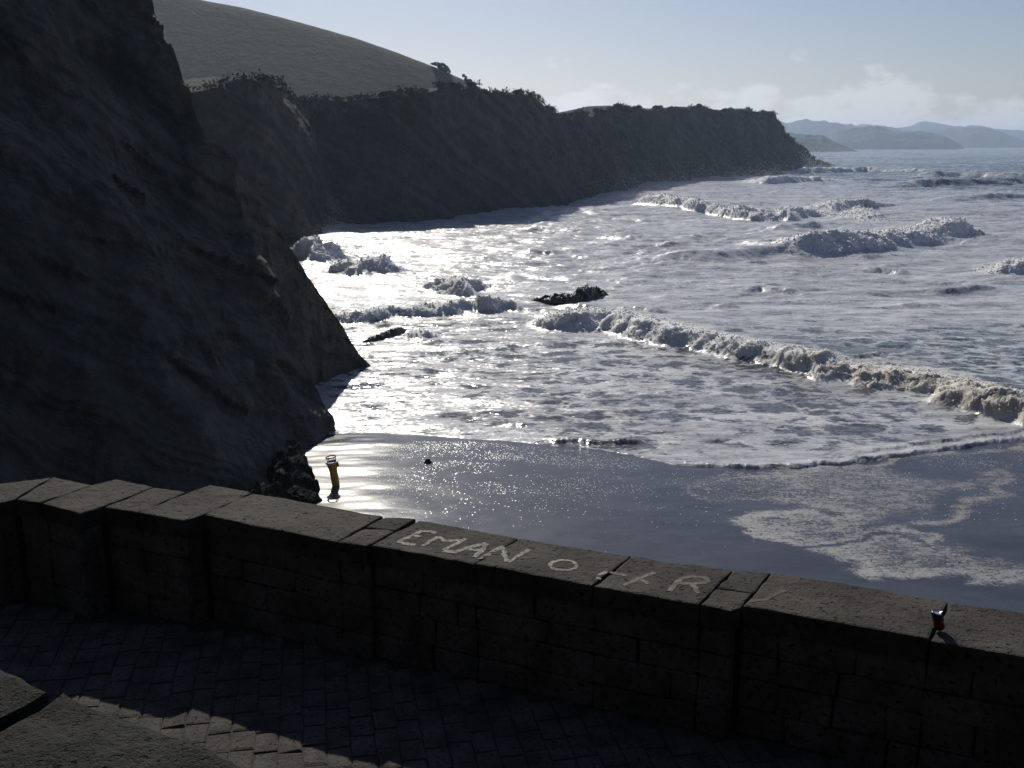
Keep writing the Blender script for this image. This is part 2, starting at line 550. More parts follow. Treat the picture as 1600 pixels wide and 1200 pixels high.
def breaker(px, H, wf=0.95, wb=3.8, fo=0.55, rough=0.35, lip=0.25, brn=0.0, ends=(0.12, 0.12), z=0.0, sc=1.0):
    """ridge along the line where the broken wave's foot meets the water"""
    global Z, DX, DY, foam, turb, brown
    pts = np.array([(p.x, p.y) for p in (bp(*q, z) for q in px)])
    seg = np.diff(pts, axis=0); L = np.hypot(seg[:, 0], seg[:, 1]); S = np.concatenate([[0], np.cumsum(L)])
    m = H * (wb * 2.6) + 4
    sel = (SX > pts[:, 0].min() - m) & (SX < pts[:, 0].max() + m) & (SY > pts[:, 1].min() - m) & (SY < pts[:, 1].max() + m)
    x, y = SX[sel], SY[sel]
    xw = x + 0.45 * H * fbm(x * 0.35 / H, y * 0.35 / H, 0, 3, 81); yw = y + 0.7 * H * fbm(x * 0.3 / H, y * 0.3 / H, 7, 3, 83)
    best = np.full(x.shape, 1e9); sd = np.zeros(x.shape); ss = np.zeros(x.shape)
    for i in range(len(seg)):
        a = pts[i]; ab = seg[i]
        tt = ((xw - a[0]) * ab[0] + (yw - a[1]) * ab[1]) / (ab @ ab)
        tc = np.clip(tt, 0, 1)
        dx, dy = xw - a[0] - tc * ab[0], yw - a[1] - tc * ab[1]
        d = np.hypot(dx, dy)
        nn = np.array((-ab[1], ab[0])) / L[i]
        if nn[1] < 0:
            nn = -nn                              # seaward
        side = dx * nn[0] + dy * nn[1]
        u = d < best
        best = np.where(u, d, best); sd = np.where(u, np.where(side >= 0, d, -d), sd); ss = np.where(u, S[i] + tc * L[i], ss)
    d = sd - 1.5 * wf * H                         # crest sits behind the foot
    s = ss / S[-1]
    env = sstep(0, max(ends[0], 1e-3), s) * sstep(1, 1 - max(ends[1], 1e-3), s)
    hgt = H * (0.82 + min(1, rough / 0.3) * (0.28 * vnoise(ss * 0.5 / H, s * 0, 0, 91) + 0.16 * vnoise(ss * 1.7 / H, s * 0, 3, 92)))
    wfl = wf * H * (1.0 + 0.35 * vnoise(ss * 0.8 / H, s * 0, 6, 95))
    prof = np.where(d < 0, np.exp(-np.abs(d / wfl) ** 2.2), 0.75 * np.exp(-(d / (wb * H)) ** 1.2) + 0.25 * np.exp(-(d / (0.4 * wb * H)) ** 2))
    add = hgt * prof * env
    k = env * np.where(d < 0, sstep(0.02, 0.5, prof), np.exp(-(d / (wb * H * 0.6)) ** 2))
    puff = puffs(x * 1.05 / sc, y * 1.05 / sc, add * 1.0 / sc, 5, 101, 0.6)
    Z[sel] += add + rough * H * k * (puff - 0.55)
    DX[sel] += rough * H * k * 0.6 * fbm(x * 1.1 / sc, y * 1.1 / sc, 5, 3, 111)
    DY[sel] += k * (rough * H * 0.6 * fbm(x * 1.1 / sc, y * 1.1 / sc, 9, 3, 117) - lip * 0.5 * H * prof)
    foam[sel] = np.maximum(foam[sel], foam[sel] + fo * np.clip(k * 1.5, 0, 1))
    if H > 0.3 and rough > 0.28:
        turb[sel] = np.maximum(turb[sel], np.clip(k * 1.4, 0, 1) * min(1, rough / 0.3))
    brown[sel] = np.maximum(brown[sel], brn * np.clip(k * 1.5 * sstep(0.35, 0.9, s), 0, 1))


# main broken wave rolling up to the beach
breaker([(805, 512), (870, 518), (930, 517), (1000, 536), (1090, 556), (1180, 578), (1270, 597), (1350, 608), (1410, 612), (1470, 636), (1530, 655), (1610, 676), (1760, 700)],
        0.85, wf=1.15, wb=5, brn=0.7, ends=(0.05, 0.02), sc=0.6, rough=0.38)
# surf under the second spur and across the bay
breaker([(462, 412), (490, 414), (520, 410), (548, 400)], 1.7, rough=0.5, ends=(0.1, 0.3), sc=1.0)
breaker([(505, 430), (560, 433), (610, 431), (655, 424)], 1.1, rough=0.5, ends=(0.1, 0.25), sc=0.8)
breaker([(648, 452), (690, 460), (720, 463), (760, 456), (800, 452)], 1.0, rough=0.5, ends=(0.1, 0.4), sc=0.75)
breaker([(500, 509), (560, 508), (620, 500), (690, 498), (740, 492), (790, 488), (830, 492)], 0.55, rough=0.5, ends=(0.05, 0.2), sc=0.7)
breaker([(740, 492), (770, 492), (800, 486)], 0.75, rough=0.6, ends=(0.3, 0.5), sc=0.6)
breaker([(620, 532), (660, 533), (695, 528)], 0.42, rough=0.5, ends=(0.3, 0.4), sc=0.5)
# long swell behind: smooth dark face on the left, foaming crest on the right
breaker([(960, 424), (1040, 417), (1120, 412), (1200, 407), (1290, 402), (1400, 395)], 1.15, wf=1.5, wb=4.0, fo=-0.3, rough=0.03, lip=0.0, ends=(0.35, 0.3))
breaker([(1200, 407), (1270, 403), (1340, 399), (1400, 394), (1470, 383), (1530, 375), (1560, 368)], 1.6, wb=5.5, rough=0.30, ends=(0.25, 0.15), sc=1.0)
breaker([(1560, 440), (1600, 430), (1680, 420), (1760, 415)], 0.9, rough=0.4, ends=(0.3, 0.1), sc=0.8)
breaker([(1210, 372), (1260, 367), (1320, 366)], 1.1, wf=1.4, fo=-0.2, rough=0.08, lip=0.0, ends=(0.4, 0.4))
breaker([(985, 318), (1040, 328), (1100, 334), (1170, 344), (1230, 347), (1290, 342), (1330, 334)], 1.6, wb=6, rough=0.32, ends=(0.06, 0.2), sc=1.3)
breaker([(1300, 336), (1345, 330), (1390, 344), (1440, 356)], 1.5, wb=6, rough=0.29, ends=(0.2, 0.4), sc=1.2)
breaker([(1195, 291), (1240, 288), (1290, 284), (1350, 282)], 1.7, wb=6, rough=0.35, ends=(0.15, 0.4), sc=1.8)
breaker([(1230, 272), (1290, 272), (1350, 270), (1420, 271), (1500, 272)], 1.8, wb=6, rough=0.32, fo=0.75, ends=(0.1, 0.3), sc=2.0)
breaker([(1380, 293), (1450, 292), (1530, 291), (1640, 290)], 2.0, wf=1.3, fo=0.05, rough=0.1, lip=0.0, ends=(0.3, 0.2), sc=3.0)
breaker([(1420, 281), (1500, 279), (1580, 282), (1680, 283)], 2.2, wf=1.3, fo=0.35, rough=0.2, lip=0.0, ends=(0.3, 0.2), sc=3.0)
breaker([(1440, 315), (1540, 312), (1640, 310)], 1.2, wf=1.6, fo=-0.1, rough=0.06, lip=0.0, ends=(0.4, 0.2))
# low confused ridges between the breakers
rs = random.Random(4)
for k in range(26):
    qx = rs.uniform(620, 1560); qy = rs.uniform(350, 500)
    ln_ = rs.uniform(40, 150); sl = rs.uniform(-0.08, 0.10)
    breaker([(qx - ln_ / 2, qy - sl * ln_ / 2), (qx, qy + rs.uniform(-2, 2)), (qx + ln_ / 2, qy + sl * ln_ / 2)], rs.uniform(0.16, 0.32) * (1 + (500 - qy) / 200), wf=1.6, wb=6, fo=rs.uniform(-0.1, 0.25), rough=0.2, lip=0.0, ends=(0.4, 0.4), sc=0.6)
# thin lips of the swash on the sand
breaker([(840, 690), (900, 694), (960, 697), (1000, 694), (1030, 690)], 0.14, wf=0.9, wb=5, fo=-0.1, rough=0.5, ends=(0.25, 0.25), sc=0.25)
breaker([(780, 668), (810, 668), (835, 671)], 0.09, wf=0.9, wb=4, fo=-0.2, rough=0.4, ends=(0.3, 0.3), sc=0.25)
breaker([(1020, 725), (1110, 730), (1200, 733), (1310, 726), (1430, 711), (1500, 701), (1600, 686), (1780, 665)], 0.09, wf=0.7, wb=8, fo=0.12, rough=0.7, ends=(0.15, 0.02), sc=0.25)
breaker([(1230, 722), (1330, 715), (1430, 700), (1520, 688), (1640, 672)], 0.07, wf=1.8, wb=8, fo=0.08, rough=1.0, ends=(0.4, 0.02), sc=0.3)
Z[0, :] = sand_z(SX[0], SY[0]) - 0.02            # the sheet tucks into the sand at its edge
DX[:3] *= 0; DY[:3] *= 0
wob = 0.10 * fbm(SX * 1.2, SY * 0.3, 0, 3, 131) * sstep(6, 0, off)
lace = sstep(0.5, 3, off) * sstep(34, 20, off)
SP_ = np.stack([SX + DX, SY + DY + wob, Z], -1)
foam = np.clip(foam, -0.2, 1.2)

t = NT('sea_water')
F = t.attr('foam'); TB = t.attr('turb'); OP = t.attr('open')
warp = t.new('ShaderNodeVectorMath', operation='ADD')
wv = t.new('ShaderNodeTexNoise'); wv.inputs['Scale'].default_value = 0.9; wv.inputs['Detail'].default_value = 4
t.l.new(t.pos((1, 1, 0)), wv.inputs['Vector'])
wsub = t.new('ShaderNodeVectorMath', operation='SUBTRACT'); t.l.new(wv.outputs['Color'], wsub.inputs[0]); wsub.inputs[1].default_value = (0.5, 0.5, 0.5)
wsc = t.new('ShaderNodeVectorMath', operation='SCALE'); t.l.new(wsub.outputs[0], wsc.inputs[0]); wsc.inputs['Scale'].default_value = 1.7
t.l.new(t.pos((0.75, 1.0, 0)), warp.inputs[0]); t.l.new(wsc.outputs[0], warp.inputs[1])
cell = t.voro(0.62, vec=warp.outputs[0])                      # 0 on the lace, up to ~0.5 inside the holes
cell2 = t.voro(2.3, vec=warp.outputs[0])
nlo = t.noise(0.30, 5, 0.6, t.pos((0.6, 1.3, 0)))
nhi = t.noise(3.2, 7, 0.76, t.pos((0.6, 1.4, 1)))
LC = t.attr('lace')
field = t.math('ADD', t.math('MULTIPLY', cell, t.lerp(LC, 0.8, 1.9)), t.math('MULTIPLY', cell2, 0.7))
field = t.math('ADD', field, t.math('MULTIPLY', t.math('SUBTRACT', nlo, 0.5), t.lerp(LC, 1.8, 1.3)))
field = t.math('ADD', field, t.math('MULTIPLY', t.math('SUBTRACT', nhi, 0.5), t.lerp(LC, 2.6, 1.7)))
dens = t.math('SUBTRACT', F, field)
fm = t.ss(-0.10, 0.26, dens)
wat = t.mix(OP, (0.085, 0.088, 0.094), (0.010, 0.048, 0.062))
fstr = t.math('ADD', t.math('MULTIPLY', t.noise(0.9, 7, 0.75, t.pos((0.45, 1.6, 1)), 0.7), 0.6), t.math('MULTIPLY', t.noise(0.16, 4, 0.6, t.pos((0.6, 1.8, 1))), 0.4))
fcol = t.mix(t.ss(0.36, 0.66, fstr), (0.26, 0.26, 0.275), (0.70, 0.70, 0.70))
fcol = t.mix(TB, fcol, (0.70, 0.70, 0.69))
fcol = t.mix(t.attr('brown'), fcol, (0.40, 0.33, 0.24))
col = t.mix(fm, wat, fcol)
rough = t.lerp(fm, 0.12, 0.32)
rough = t.lerp(TB, rough, 0.75)
rough = t.math('MAXIMUM', rough, t.math('MULTIPLY', OP, 0.22))
gn = t.new('ShaderNodeNewGeometry').outputs['Normal']
acc = gn
for (scl, amp, st) in ((0.45, 0.40, (0.55, 1.25, 1)), (1.7, 0.55, (0.6, 1.3, 1)), (6.0, 0.60, (0.8, 1.2, 1))):
    nn_ = t.new('ShaderNodeTexNoise'); nn_.inputs['Scale'].default_value = scl; nn_.inputs['Detail'].default_value = 3; nn_.inputs['Roughness'].default_value = 0.6
    t.l.new(t.pos(st), nn_.inputs['Vector'])
    sb_ = t.new('ShaderNodeVectorMath', operation='SUBTRACT'); t.l.new(nn_.outputs['Color'], sb_.inputs[0]); sb_.inputs[1].default_value = (0.5, 0.5, 0.5)
    ml_ = t.new('ShaderNodeVectorMath', operation='MULTIPLY'); t.l.new(sb_.outputs[0], ml_.inputs[0]); ml_.inputs[1].default_value = (amp, amp * 1.3, 0)
    ad_ = t.new('ShaderNodeVectorMath', operation='ADD'); t.l.new(acc, ad_.inputs[0]); t.l.new(ml_.outputs[0], ad_.inputs[1])
    acc = ad_.outputs[0]
nz_ = t.new('ShaderNodeVectorMath', operation='NORMALIZE'); t.l.new(acc, nz_.inputs[0])
sea_n = nz_.outputs[0]
t.set(t.b, 'Subsurface Weight', t.math('MULTIPLY', TB, 0.9, True)); t.b.inputs['Subsurface Radius'].default_value = (1, 1, 1); t.b.inputs['Subsurface Scale'].default_value = 0.30
sea_mat = t.out(col, rough, sea_n, IOR=1.33)
sea = link('sea', grid_mesh('sea', SP_, True, {'foam': foam, 'turb': turb, 'open': np.clip(openw, 0, 1), 'brown': brown, 'lace': lace}),
           sea_mat)
tag(sea, kind='structure')


# ------------------------------------------------------------------ cliffs
def loft(stations, step, rows, profile, plateau, nz, seed, min_z=-1.5):
    """stations: (x, y, top_z, inland_x, inland_y); profile(h, station_top) -> setback"""
    st = np.array([q if len(q) == 6 else (*q, 1.0) for q in stations], float)
    seg = np.hypot(np.diff(st[:, 0]), np.diff(st[:, 1])); S = np.concatenate([[0], np.cumsum(seg)])
    n = max(2, int(S[-1] / step))
    # finer columns nearer the viewer
    s = np.linspace(0, S[-1], n)
    A = [np.interp(s, S, st[:, k]) for k in range(6)]
    kern = np.ones(7) / 7
    def sm(v):
        w = np.pad(v, 3, mode='edge'); return np.convolve(w, kern, mode='valid')
    X, Y, T, IX, IY = A[0], A[1], A[2], sm(A[3]), sm(A[4])
    ln = np.hypot(IX, IY); IX /= ln; IY /= ln
    v = np.linspace(0, 1, rows)[:, None]
    T = T + 0.05 * np.maximum(T, 0) * fbm(s * 0.12, s * 0, 0, 4, seed + 5) + 0.12 * fbm(s * 1.3, s * 0, 0, 4, seed + 8) * np.clip(T, 0, 1)
    H = min_z + (T[None, :] - min_z) * v
    sb = profile(np.maximum(H, 0), T[None, :]) * A[5][None, :]
    px = X[None, :] + IX[None, :] * sb; py = Y[None, :] + IY[None, :] * sb
    d = nz(px, py, H, s[None, :] + 0 * H, seed)
    px = px - IX[None, :] * d; py = py - IY[None, :] * d
    P = np.stack([px, py, H], -1)
    if plateau:
        q = [P]
        for dist, rise in plateau:
            e = P[-1].copy()
            e[:, 0] += IX * dist; e[:, 1] += IY * dist
            e[:, 2] += rise + 0.02 * dist * fbm(e[:, 0] * 0.05, e[:, 1] * 0.05, 0, 3, seed + 3)
            q.append(e[None])
        P = np.concatenate(q, 0)
    return P


def near_noise(x, y, z, s, seed):
    q = 0.42 * x + 0.30 * y + 0.86 * z
    q = q + 1.5 * fbm(x * 0.12, y * 0.12, z * 0.12, 3, seed)
    beds = np.tanh(4 * vnoise(q * 1.1, q * 0, 0, seed + 1)) * 0.13 + np.tanh(3 * vnoise(q * 3.1, q * 0, 2, seed + 2)) * 0.06
    jt = np.tanh(5 * vnoise(s * 0.55 + 0.4 * np.floor(q * 0.8), np.floor(q * 0.8) * 3.7, 0, seed + 12)) * 0.16
    beds = beds + jt * sstep(0.5, 3, z)
    ribs = 0.5 * fbm(s * 0.22, z * 0.045, 0, 4, seed + 3) - 0.35 * np.abs(vnoise(s * 0.33 + 0.12 * z, z * 0.02, 0, seed + 6))
    blk = 0.20 * fbm(x * 0.9, y * 0.9, z * 0.5, 6, seed + 4, 0.6)
    damp = sstep(-1, 3.0, z) * 0.75 + 0.25
    return (ribs * damp + beds + blk)


near_st = [(-60, 4, 42, -.6, .8), (-34, 18, 42, -.6, .8), (-18, 24.5, 42, -.75, .66), (-10.5, 27.4, 41, -.82, .57, 1.05), (-8.2, 29.6, 40, -.84, .54, 1.14), (-7.9, 31.5, 40, -.84, .54, 1.08), (-8.2, 33.4, 40, -.84, .54), (-8.0, 35.0, 40, -.84, .54), (-7.3, 36.6, 40, -.84, .54, 0.97), (-6.55, 37.9, 40, -.84, .54, 0.95), (-9.0, 39.6, 40, -.84, .54, 1.0), (-11.5, 42.0, 39, -.84, .54, 1.1),
           (-13.0, 46.0, 38, -.84, .54, 1.2), (-14, 52.4, 35, -.84, .54, 1.3), (-16.0, 58, 30, -.84, .54, 1.4), (-19, 68, 24, -.84, .54, 1.4), (-24, 84, 20, -.84, .54, 1.2), (-27, 100, 17, -.84, .54)]


def near_prof(h, T):
    return np.where(h < 12.5, 0.64 * h, 8.0 + (h - 12.5) * 0.40)


P = loft(near_st, 0.16, 270, near_prof, [(2, 0.5), (8, 1.5), (30, 4)], near_noise, 200)
vegv = sstep(6, 16, P[..., 2]) * sstep(-11, -17, P[..., 0]) + 0.15
cl = link('cliff', grid_mesh('cliff', P, False, {'veg': np.clip(vegv, 0, 1)}), M['cliff'])
tag(cl, kind='structure')


fin_st = []
for px, py, yd in [(285, 240, 39.3), (325, 232, 40.2), (362, 252, 41), (400, 300, 42.5), (430, 350, 43.8), (462, 402, 45.2), (500, 462, 47), (540, 520, 48.6), (565, 556, 49.4), (580, 579, 49.8)]:
    q = at_y(px, py, yd)
    fin_st.append((q.x + 0.05 * max(q.z, 0), q.y - 0.12 * max(q.z, 0), max(q.z, 0.05), -.3, .95))


def fin_noise(x, y, z, s, seed):
    q = 0.42 * x + 0.30 * y + 0.86 * z + 0.8 * fbm(x * 0.15, y * 0.15, z * 0.15, 3, seed)
    beds = np.tanh(4 * vnoise(q * 1.3, q * 0, 0, seed + 1)) * 0.10 + np.tanh(5 * vnoise(s * 0.6, np.floor(q) * 3.7, 0, seed + 12)) * 0.10
    return beds * sstep(0, 1, z) + 0.16 * fbm(x * 0.9, y * 0.9, z * 0.5, 6, seed, 0.6) + 0.35 * fbm(s * 0.25, z * 0.06, 0, 3, seed + 3) * sstep(-1, 3, z)


P = loft(fin_st, 0.12, 130, lambda h, T: 0.14 * h, [(0.5, -0.1), (1.5, -0.8), (4, -3.0), (9, -9)], fin_noise, 260)
sp = link('cliff_spur', grid_mesh('cliff_spur', P, False, {'veg': np.full(P.shape[:2], 0.1)}), M['cliff'])
tag(sp, kind='structure')


def far_noise(x, y, z, s, seed):
    q = 0.42 * x + 0.30 * y + 0.86 * z + 4 * fbm(x * 0.03, y * 0.03, z * 0.03, 3, seed)
    beds = np.tanh(3 * vnoise(q * 0.5, q * 0, 0, seed + 1)) * 0.5
    ribs = 2.8 * fbm(s * 0.035 + 0.4 * vnoise(z * 0.1, s * 0.02, 0, seed + 9), z * 0.03, 0, 4, seed + 3) - 1.6 * np.abs(vnoise(s * 0.09 + 0.05 * z, z * 0.02, 0, seed + 6))
    blk = 1.0 * fbm(x * 0.22, y * 0.22, z * 0.22, 5, seed + 4, 0.6)
    near = 0.35 + 0.65 * sstep(120, 200, y)
    return (ribs * near * (0.35 + 0.65 * sstep(0, 6, z)) + beds + blk)


def fst(px, py, y, top_py, ix, iy):
    """station from the waterline pixel, its distance and the row of the cliff top above it"""
    p = bp(px, py); q = at_y(px, top_py, p.y if y is None else y)
    return (p.x, p.y, q.z, ix, iy)


far_st = [(-40, 92, 17, -.9, .4), (-29, 104, 17, -.9, .4), fst(466, 385, None, 136, -.8, .6), fst(492, 368, None, 148, -.75, .66), fst(505, 357, None, 160, -.75, .66), fst(530, 347, None, 152, -.7, .7),
          fst(580, 346, None, 143, -.5, .85), fst(640, 345, None, 143, -.45, .88), fst(700, 341, None, 140, -.5, .86), fst(760, 334, None, 144, -.6, .8), fst(830, 327, None, 150, -.7, .7),
          fst(880, 319, None, 161, -.75, .66), fst(912, 312, None, 178, -.8, .6), fst(950, 303, None, 180, -.85, .5), fst(1000, 291, None, 173, -.88, .45), fst(1060, 283, None, 174, -.88, .45),
          fst(1120, 277, None, 174, -.9, .4), fst(1170, 273, None, 175, -.9, .4), fst(1225, 268, None, 178, -.9, .4), fst(1240, 266.5, None, 196, -.92, .35), fst(1256, 265, None, 222, -.95, .3),
          fst(1275, 263, None, 246, -.95, .3), fst(1296, 261, None, 260, -.95, .3), fst(1306, 260, None, 262, -.95, .3)]
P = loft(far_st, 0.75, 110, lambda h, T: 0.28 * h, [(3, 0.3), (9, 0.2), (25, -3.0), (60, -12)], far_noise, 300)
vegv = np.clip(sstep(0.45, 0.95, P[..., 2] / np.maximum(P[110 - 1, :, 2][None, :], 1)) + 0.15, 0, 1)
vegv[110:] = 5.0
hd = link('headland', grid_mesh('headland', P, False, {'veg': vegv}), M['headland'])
tag(hd, kind='structure')
FAR_TOP = P[109].copy()

# slope added behind the camera, unseen, to shut sky light off the ramp
back_st = [(-75, 2, 34, -.5, .6), (-34, -4, 34, -.5, -.86), (-14, -7, 34, -.2, -.98), (4, -7, 34, 0, -1), (26, -7, 32, .1, -.99), (60, -14, 28, .3, -.95), (110, -40, 22, .4, -.9)]
P = loft(back_st, 1.2, 40, lambda h, T: 0.45 * h, [(8, 1.0), (40, 4)], far_noise, 350)
hs = link('sky_block_slope', grid_mesh('sky_block_slope', P, False, {'veg': np.ones(P.shape[:2])}), M['headland'])
tag(hs, kind='structure')

# ------------------------------------------------------------------ grassy hill behind the cliff top
crest = [(150, -45), (250, -14), (330, 3), (375, 11), (420, 22), (480, 38), (560, 61), (620, 82), (690, 109), (745, 134), (775, 150), (800, 168), (870, 210), (1000, 240)]
HY_CREST = 300.0
cr = [at_y(px, py, HY_CREST) for px, py in crest]
CXs = np.array([p.x for p in cr]); CZs = np.array([p.z for p in cr])
hx = np.linspace(-280, 60, 420); hy = np.linspace(165, 520, 330)
HX, HY = np.meshgrid(hx, hy)
zc = np.interp(HX, CXs, CZs, left=70, right=4)
dyc = np.maximum(HY_CREST - HY, 0)
face = zc - 0.58 * (np.sqrt(dyc ** 2 + 9.0) - 3.0)
HZ = np.where(HY < HY_CREST, np.maximum(face, 9.0), zc - 0.25 * (HY - HY_CREST) * sstep(HY_CREST, HY_CREST + 60, HY))
HZ = HZ + 0.0 * fbm(HX * 0.03, HY * 0.03, 0, 1, 400) * sstep(HY_CREST - 8, HY_CREST - 60, HY) + 0.04 * fbm(HX * 0.5, HY * 0.5, 0, 3, 404)
fs_ = np.array(far_st); xc_ = np.interp(HY, fs_[2:, 1], fs_[2:, 0])
HZ = HZ - 60 * sstep(-26, -8, HX - xc_)           # the hill stops at the cliff line
t = NT('hill_grass')
n1 = t.noise(0.03, 5, 0.6); n2 = t.noise(0.35, 6, 0.7); n3 = t.noise(1.2, 4, 0.7)
c = t.mix(t.ss(0.3, 0.7, n1), (0.080, 0.084, 0.056), (0.115, 0.112, 0.076))
c = t.mix(t.ss(0.45, 0.7, n2), c, (0.125, 0.115, 0.080))
M['grass'] = t.out(c, 0.95, t.bump(t.math('ADD', n2, t.math('MULTIPLY', n3, 0.6)), 0.6, 1.0), Specular_IOR_Level=0.15)
hill = link('hill', grid_mesh('hill', np.stack([HX, HY, HZ], -1), True), M['grass'])
tag(hill, kind='structure')


def hill_z(x, y):
    i = np.clip(np.searchsorted(hy, y), 1, len(hy) - 1); j = np.clip(np.searchsorted(hx, x), 1, len(hx) - 1)
    return float(HZ[i, j])


# ------------------------------------------------------------------ far mountains across the bay
t = NT('mountain_woods')
c = t.mix(t.ss(0.4, 0.6, t.noise(0.004, 6, 0.65)), (0.030, 0.045, 0.028), (0.07, 0.08, 0.05))
M['mountain'] = t.out(c, 0.95, t.bump(t.noise(0.01, 6, 0.7), 0.8, 30.0))


def ridge_range(name, dist, prof, depth, seed):
    xs = np.linspace(prof[0][0], prof[-1][0], 220)
    pys = np.interp(xs, [p[0] for p in prof], [p[1] for p in prof])
    v = np.linspace(0, 1, 26)
    P = np.zeros((26, 220, 3))
    for j, (px, py) in enumerate(zip(xs, pys)):
        c_ = at_y(px, py, dist)
        zt = max(c_.z, 1.0)
        base = dist - depth * 0.5
        for i, a in enumerate(v):
            if a < 0.6:
                f = a / 0.6
                P[i, j] = (c_.x * (base + f * (dist - base)) / dist, base + f * (dist - base), zt * math.sin(f * math.pi / 2) - 2)
            else:
                f = (a - 0.6) / 0.4
                P[i, j] = (c_.x * (1 + f * depth * 0.5 / dist), dist + f * depth * 0.5, zt * (1 - f) - 2)
    amp = sstep(0.02, 0.3, v)[:, None] * sstep(1, 0.9, v)[:, None]
    zs = P[..., 2]
    P[..., 2] = zs + amp * np.maximum(zs, 0) * 0.16 * fbm(P[..., 0] / (dist * 0.02), P[..., 1] / (dist * 0.02), 0, 4, seed)
    o = link(name, grid_mesh(name, P, True), M['mountain'])
    return tag(o, kind='structure')


ridge_range('mountain', 1600, [(1120, 205), (1200, 206), (1250, 208), (1285, 211), (1300, 218), (1335, 232), (1345, 236)], 300, 501)
ridge_range('mountain', 2500, [(1150, 205), (1240, 216), (1290, 213), (1310, 205), (1345, 200), (1370, 199), (1400, 204), (1440, 206), (1475, 211), (1500, 224), (1506, 229)], 700, 511)
ridge_range('mountain', 3600, [(1000, 185), (1150, 186), (1225, 188), (1250, 187), (1275, 189), (1300, 190), (1322, 194), (1345, 198), (1380, 199), (1420, 205), (1470, 205), (1500, 203), (1530, 201), (1560, 205), (1580, 212), (1600, 219), (1640, 226)], 1200, 521)
ridge_range('mountain', 4900, [(1000, 190), (1300, 196), (1350, 197), (1395, 202), (1420, 196), (1440, 192), (1462, 194), (1490, 200), (1530, 200), (1600, 205), (1680, 208), (1800, 212), (2000, 220)], 2000, 531)

# ------------------------------------------------------------------ stone parapet, ramp and terrace
Z_TOP = CAM_Z - 2.5
Z_RAMP = Z_TOP - 0.81
TH = 0.13


def c1(x, y): return (x / 2.4, 700 + y / 2.4)
def c2(x, y): return (500 + x / 2.6667, 750 + y / 2.6667)
def c3(x, y): return (1000 + x / 2.6667, 800 + y / 2.6667)


def bpx(p, z=Z_TOP):
    return bp(p[0], p[1], z)


def shrink(poly, d):
    """offset a simple polygon (world Vectors) inwards"""
    n = len(poly)
    area = sum(poly[i].x * poly[(i + 1) % n].y - poly[(i + 1) % n].x * poly[i].y for i in range(n))
    sg = 1 if area > 0 else -1
    res = []
    for i in range(n):
        a, b, c_ = poly[i - 1], poly[i], poly[(i + 1) % n]
        e1 = (b - a).normalized(); e2 = (c_ - b).normalized()
        n1 = Vector((-e1.y, e1.x, 0)) * sg; n2 = Vector((-e2.y, e2.x, 0)) * sg
        k = n1 + n2
        k = k / max(0.35, k.length_squared / 2) if k.length > 1e-6 else n1
        res.append(b + k * d)
    return res if sg > 0 else res[::-1]


def stone_slab(name, poly, ztop, thick, mat, parent, gap=0.006, bevel=0.014, rough=0.006, seed=0, cuts=3, tilt=0.0):
    p = shrink(poly, gap)
    bm = bmesh.new()
    vt = [bm.verts.new((q.x, q.y, ztop)) for q in p]
    vb = [bm.verts.new((q.x, q.y, ztop - thick)) for q in p]
    n = len(p)
    top = bm.faces.new(vt)
    bm.faces.new(vb[::-1])
    for i in range(n):
        bm.faces.new((vt[i], vb[i], vb[(i + 1) % n], vt[(i + 1) % n]))
    bmesh.ops.recalc_face_normals(bm, faces=bm.faces)
    edges = [e for e in bm.edges if all(v.co.z > ztop - 0.5 * thick for v in e.verts)]
    bmesh.ops.bevel(bm, geom=edges, offset=bevel, segments=2, profile=0.6, affect='EDGES')
    bmesh.ops.triangulate(bm, faces=bm.faces)
    for _ in range(cuts):
        es = [e for e in bm.edges if e.calc_length() > 0.07]
        if not es or len(bm.faces) > 4000:
            break
        bmesh.ops.subdivide_edges(bm, edges=es, cuts=1, use_grid_fill=False)
        bmesh.ops.triangulate(bm, faces=bm.faces)
    co = np.array([v.co[:] for v in bm.verts])
    nn = fbm(co[:, 0] * 9, co[:, 1] * 9, co[:, 2] * 9, 4, 600 + seed)
    n2 = fbm(co[:, 0] * 2.5, co[:, 1] * 2.5, co[:, 2] * 2.5, 2, 650 + seed)
    nx = fbm(co[:, 0] * 12, co[:, 1] * 12, co[:, 2] * 12, 3, 700 + seed)
    ny = fbm(co[:, 0] * 12, co[:, 1] * 12, co[:, 2] * 12, 3, 730 + seed)
    for i, v in enumerate(bm.verts):
        v.co.x += rough * nx[i]; v.co.y += rough * ny[i]
        if v.co.z > ztop - 0.5 * thick:
            v.co.z += rough * nn[i] + rough * 0.8 * n2[i] + tilt
    return link(name, bm_mesh(name, bm), mat, parent)


wall = empty('parapet_wall', bpx((650, 840), Z_RAMP))
tag(wall, 'stepped stone parapet with flat coping slabs and chalk letters above the beach', 'wall')
bpy.context.view_layer.update()
WINV = wall.matrix_world.inverted()


def adopt(o, parent=None):
    """keep an object built in world space where it is under the wall"""
    o.parent = parent or wall
    root = wall if parent is None else parent
    o.matrix_parent_inverse = Matrix.Translation(-root.location)
    return o


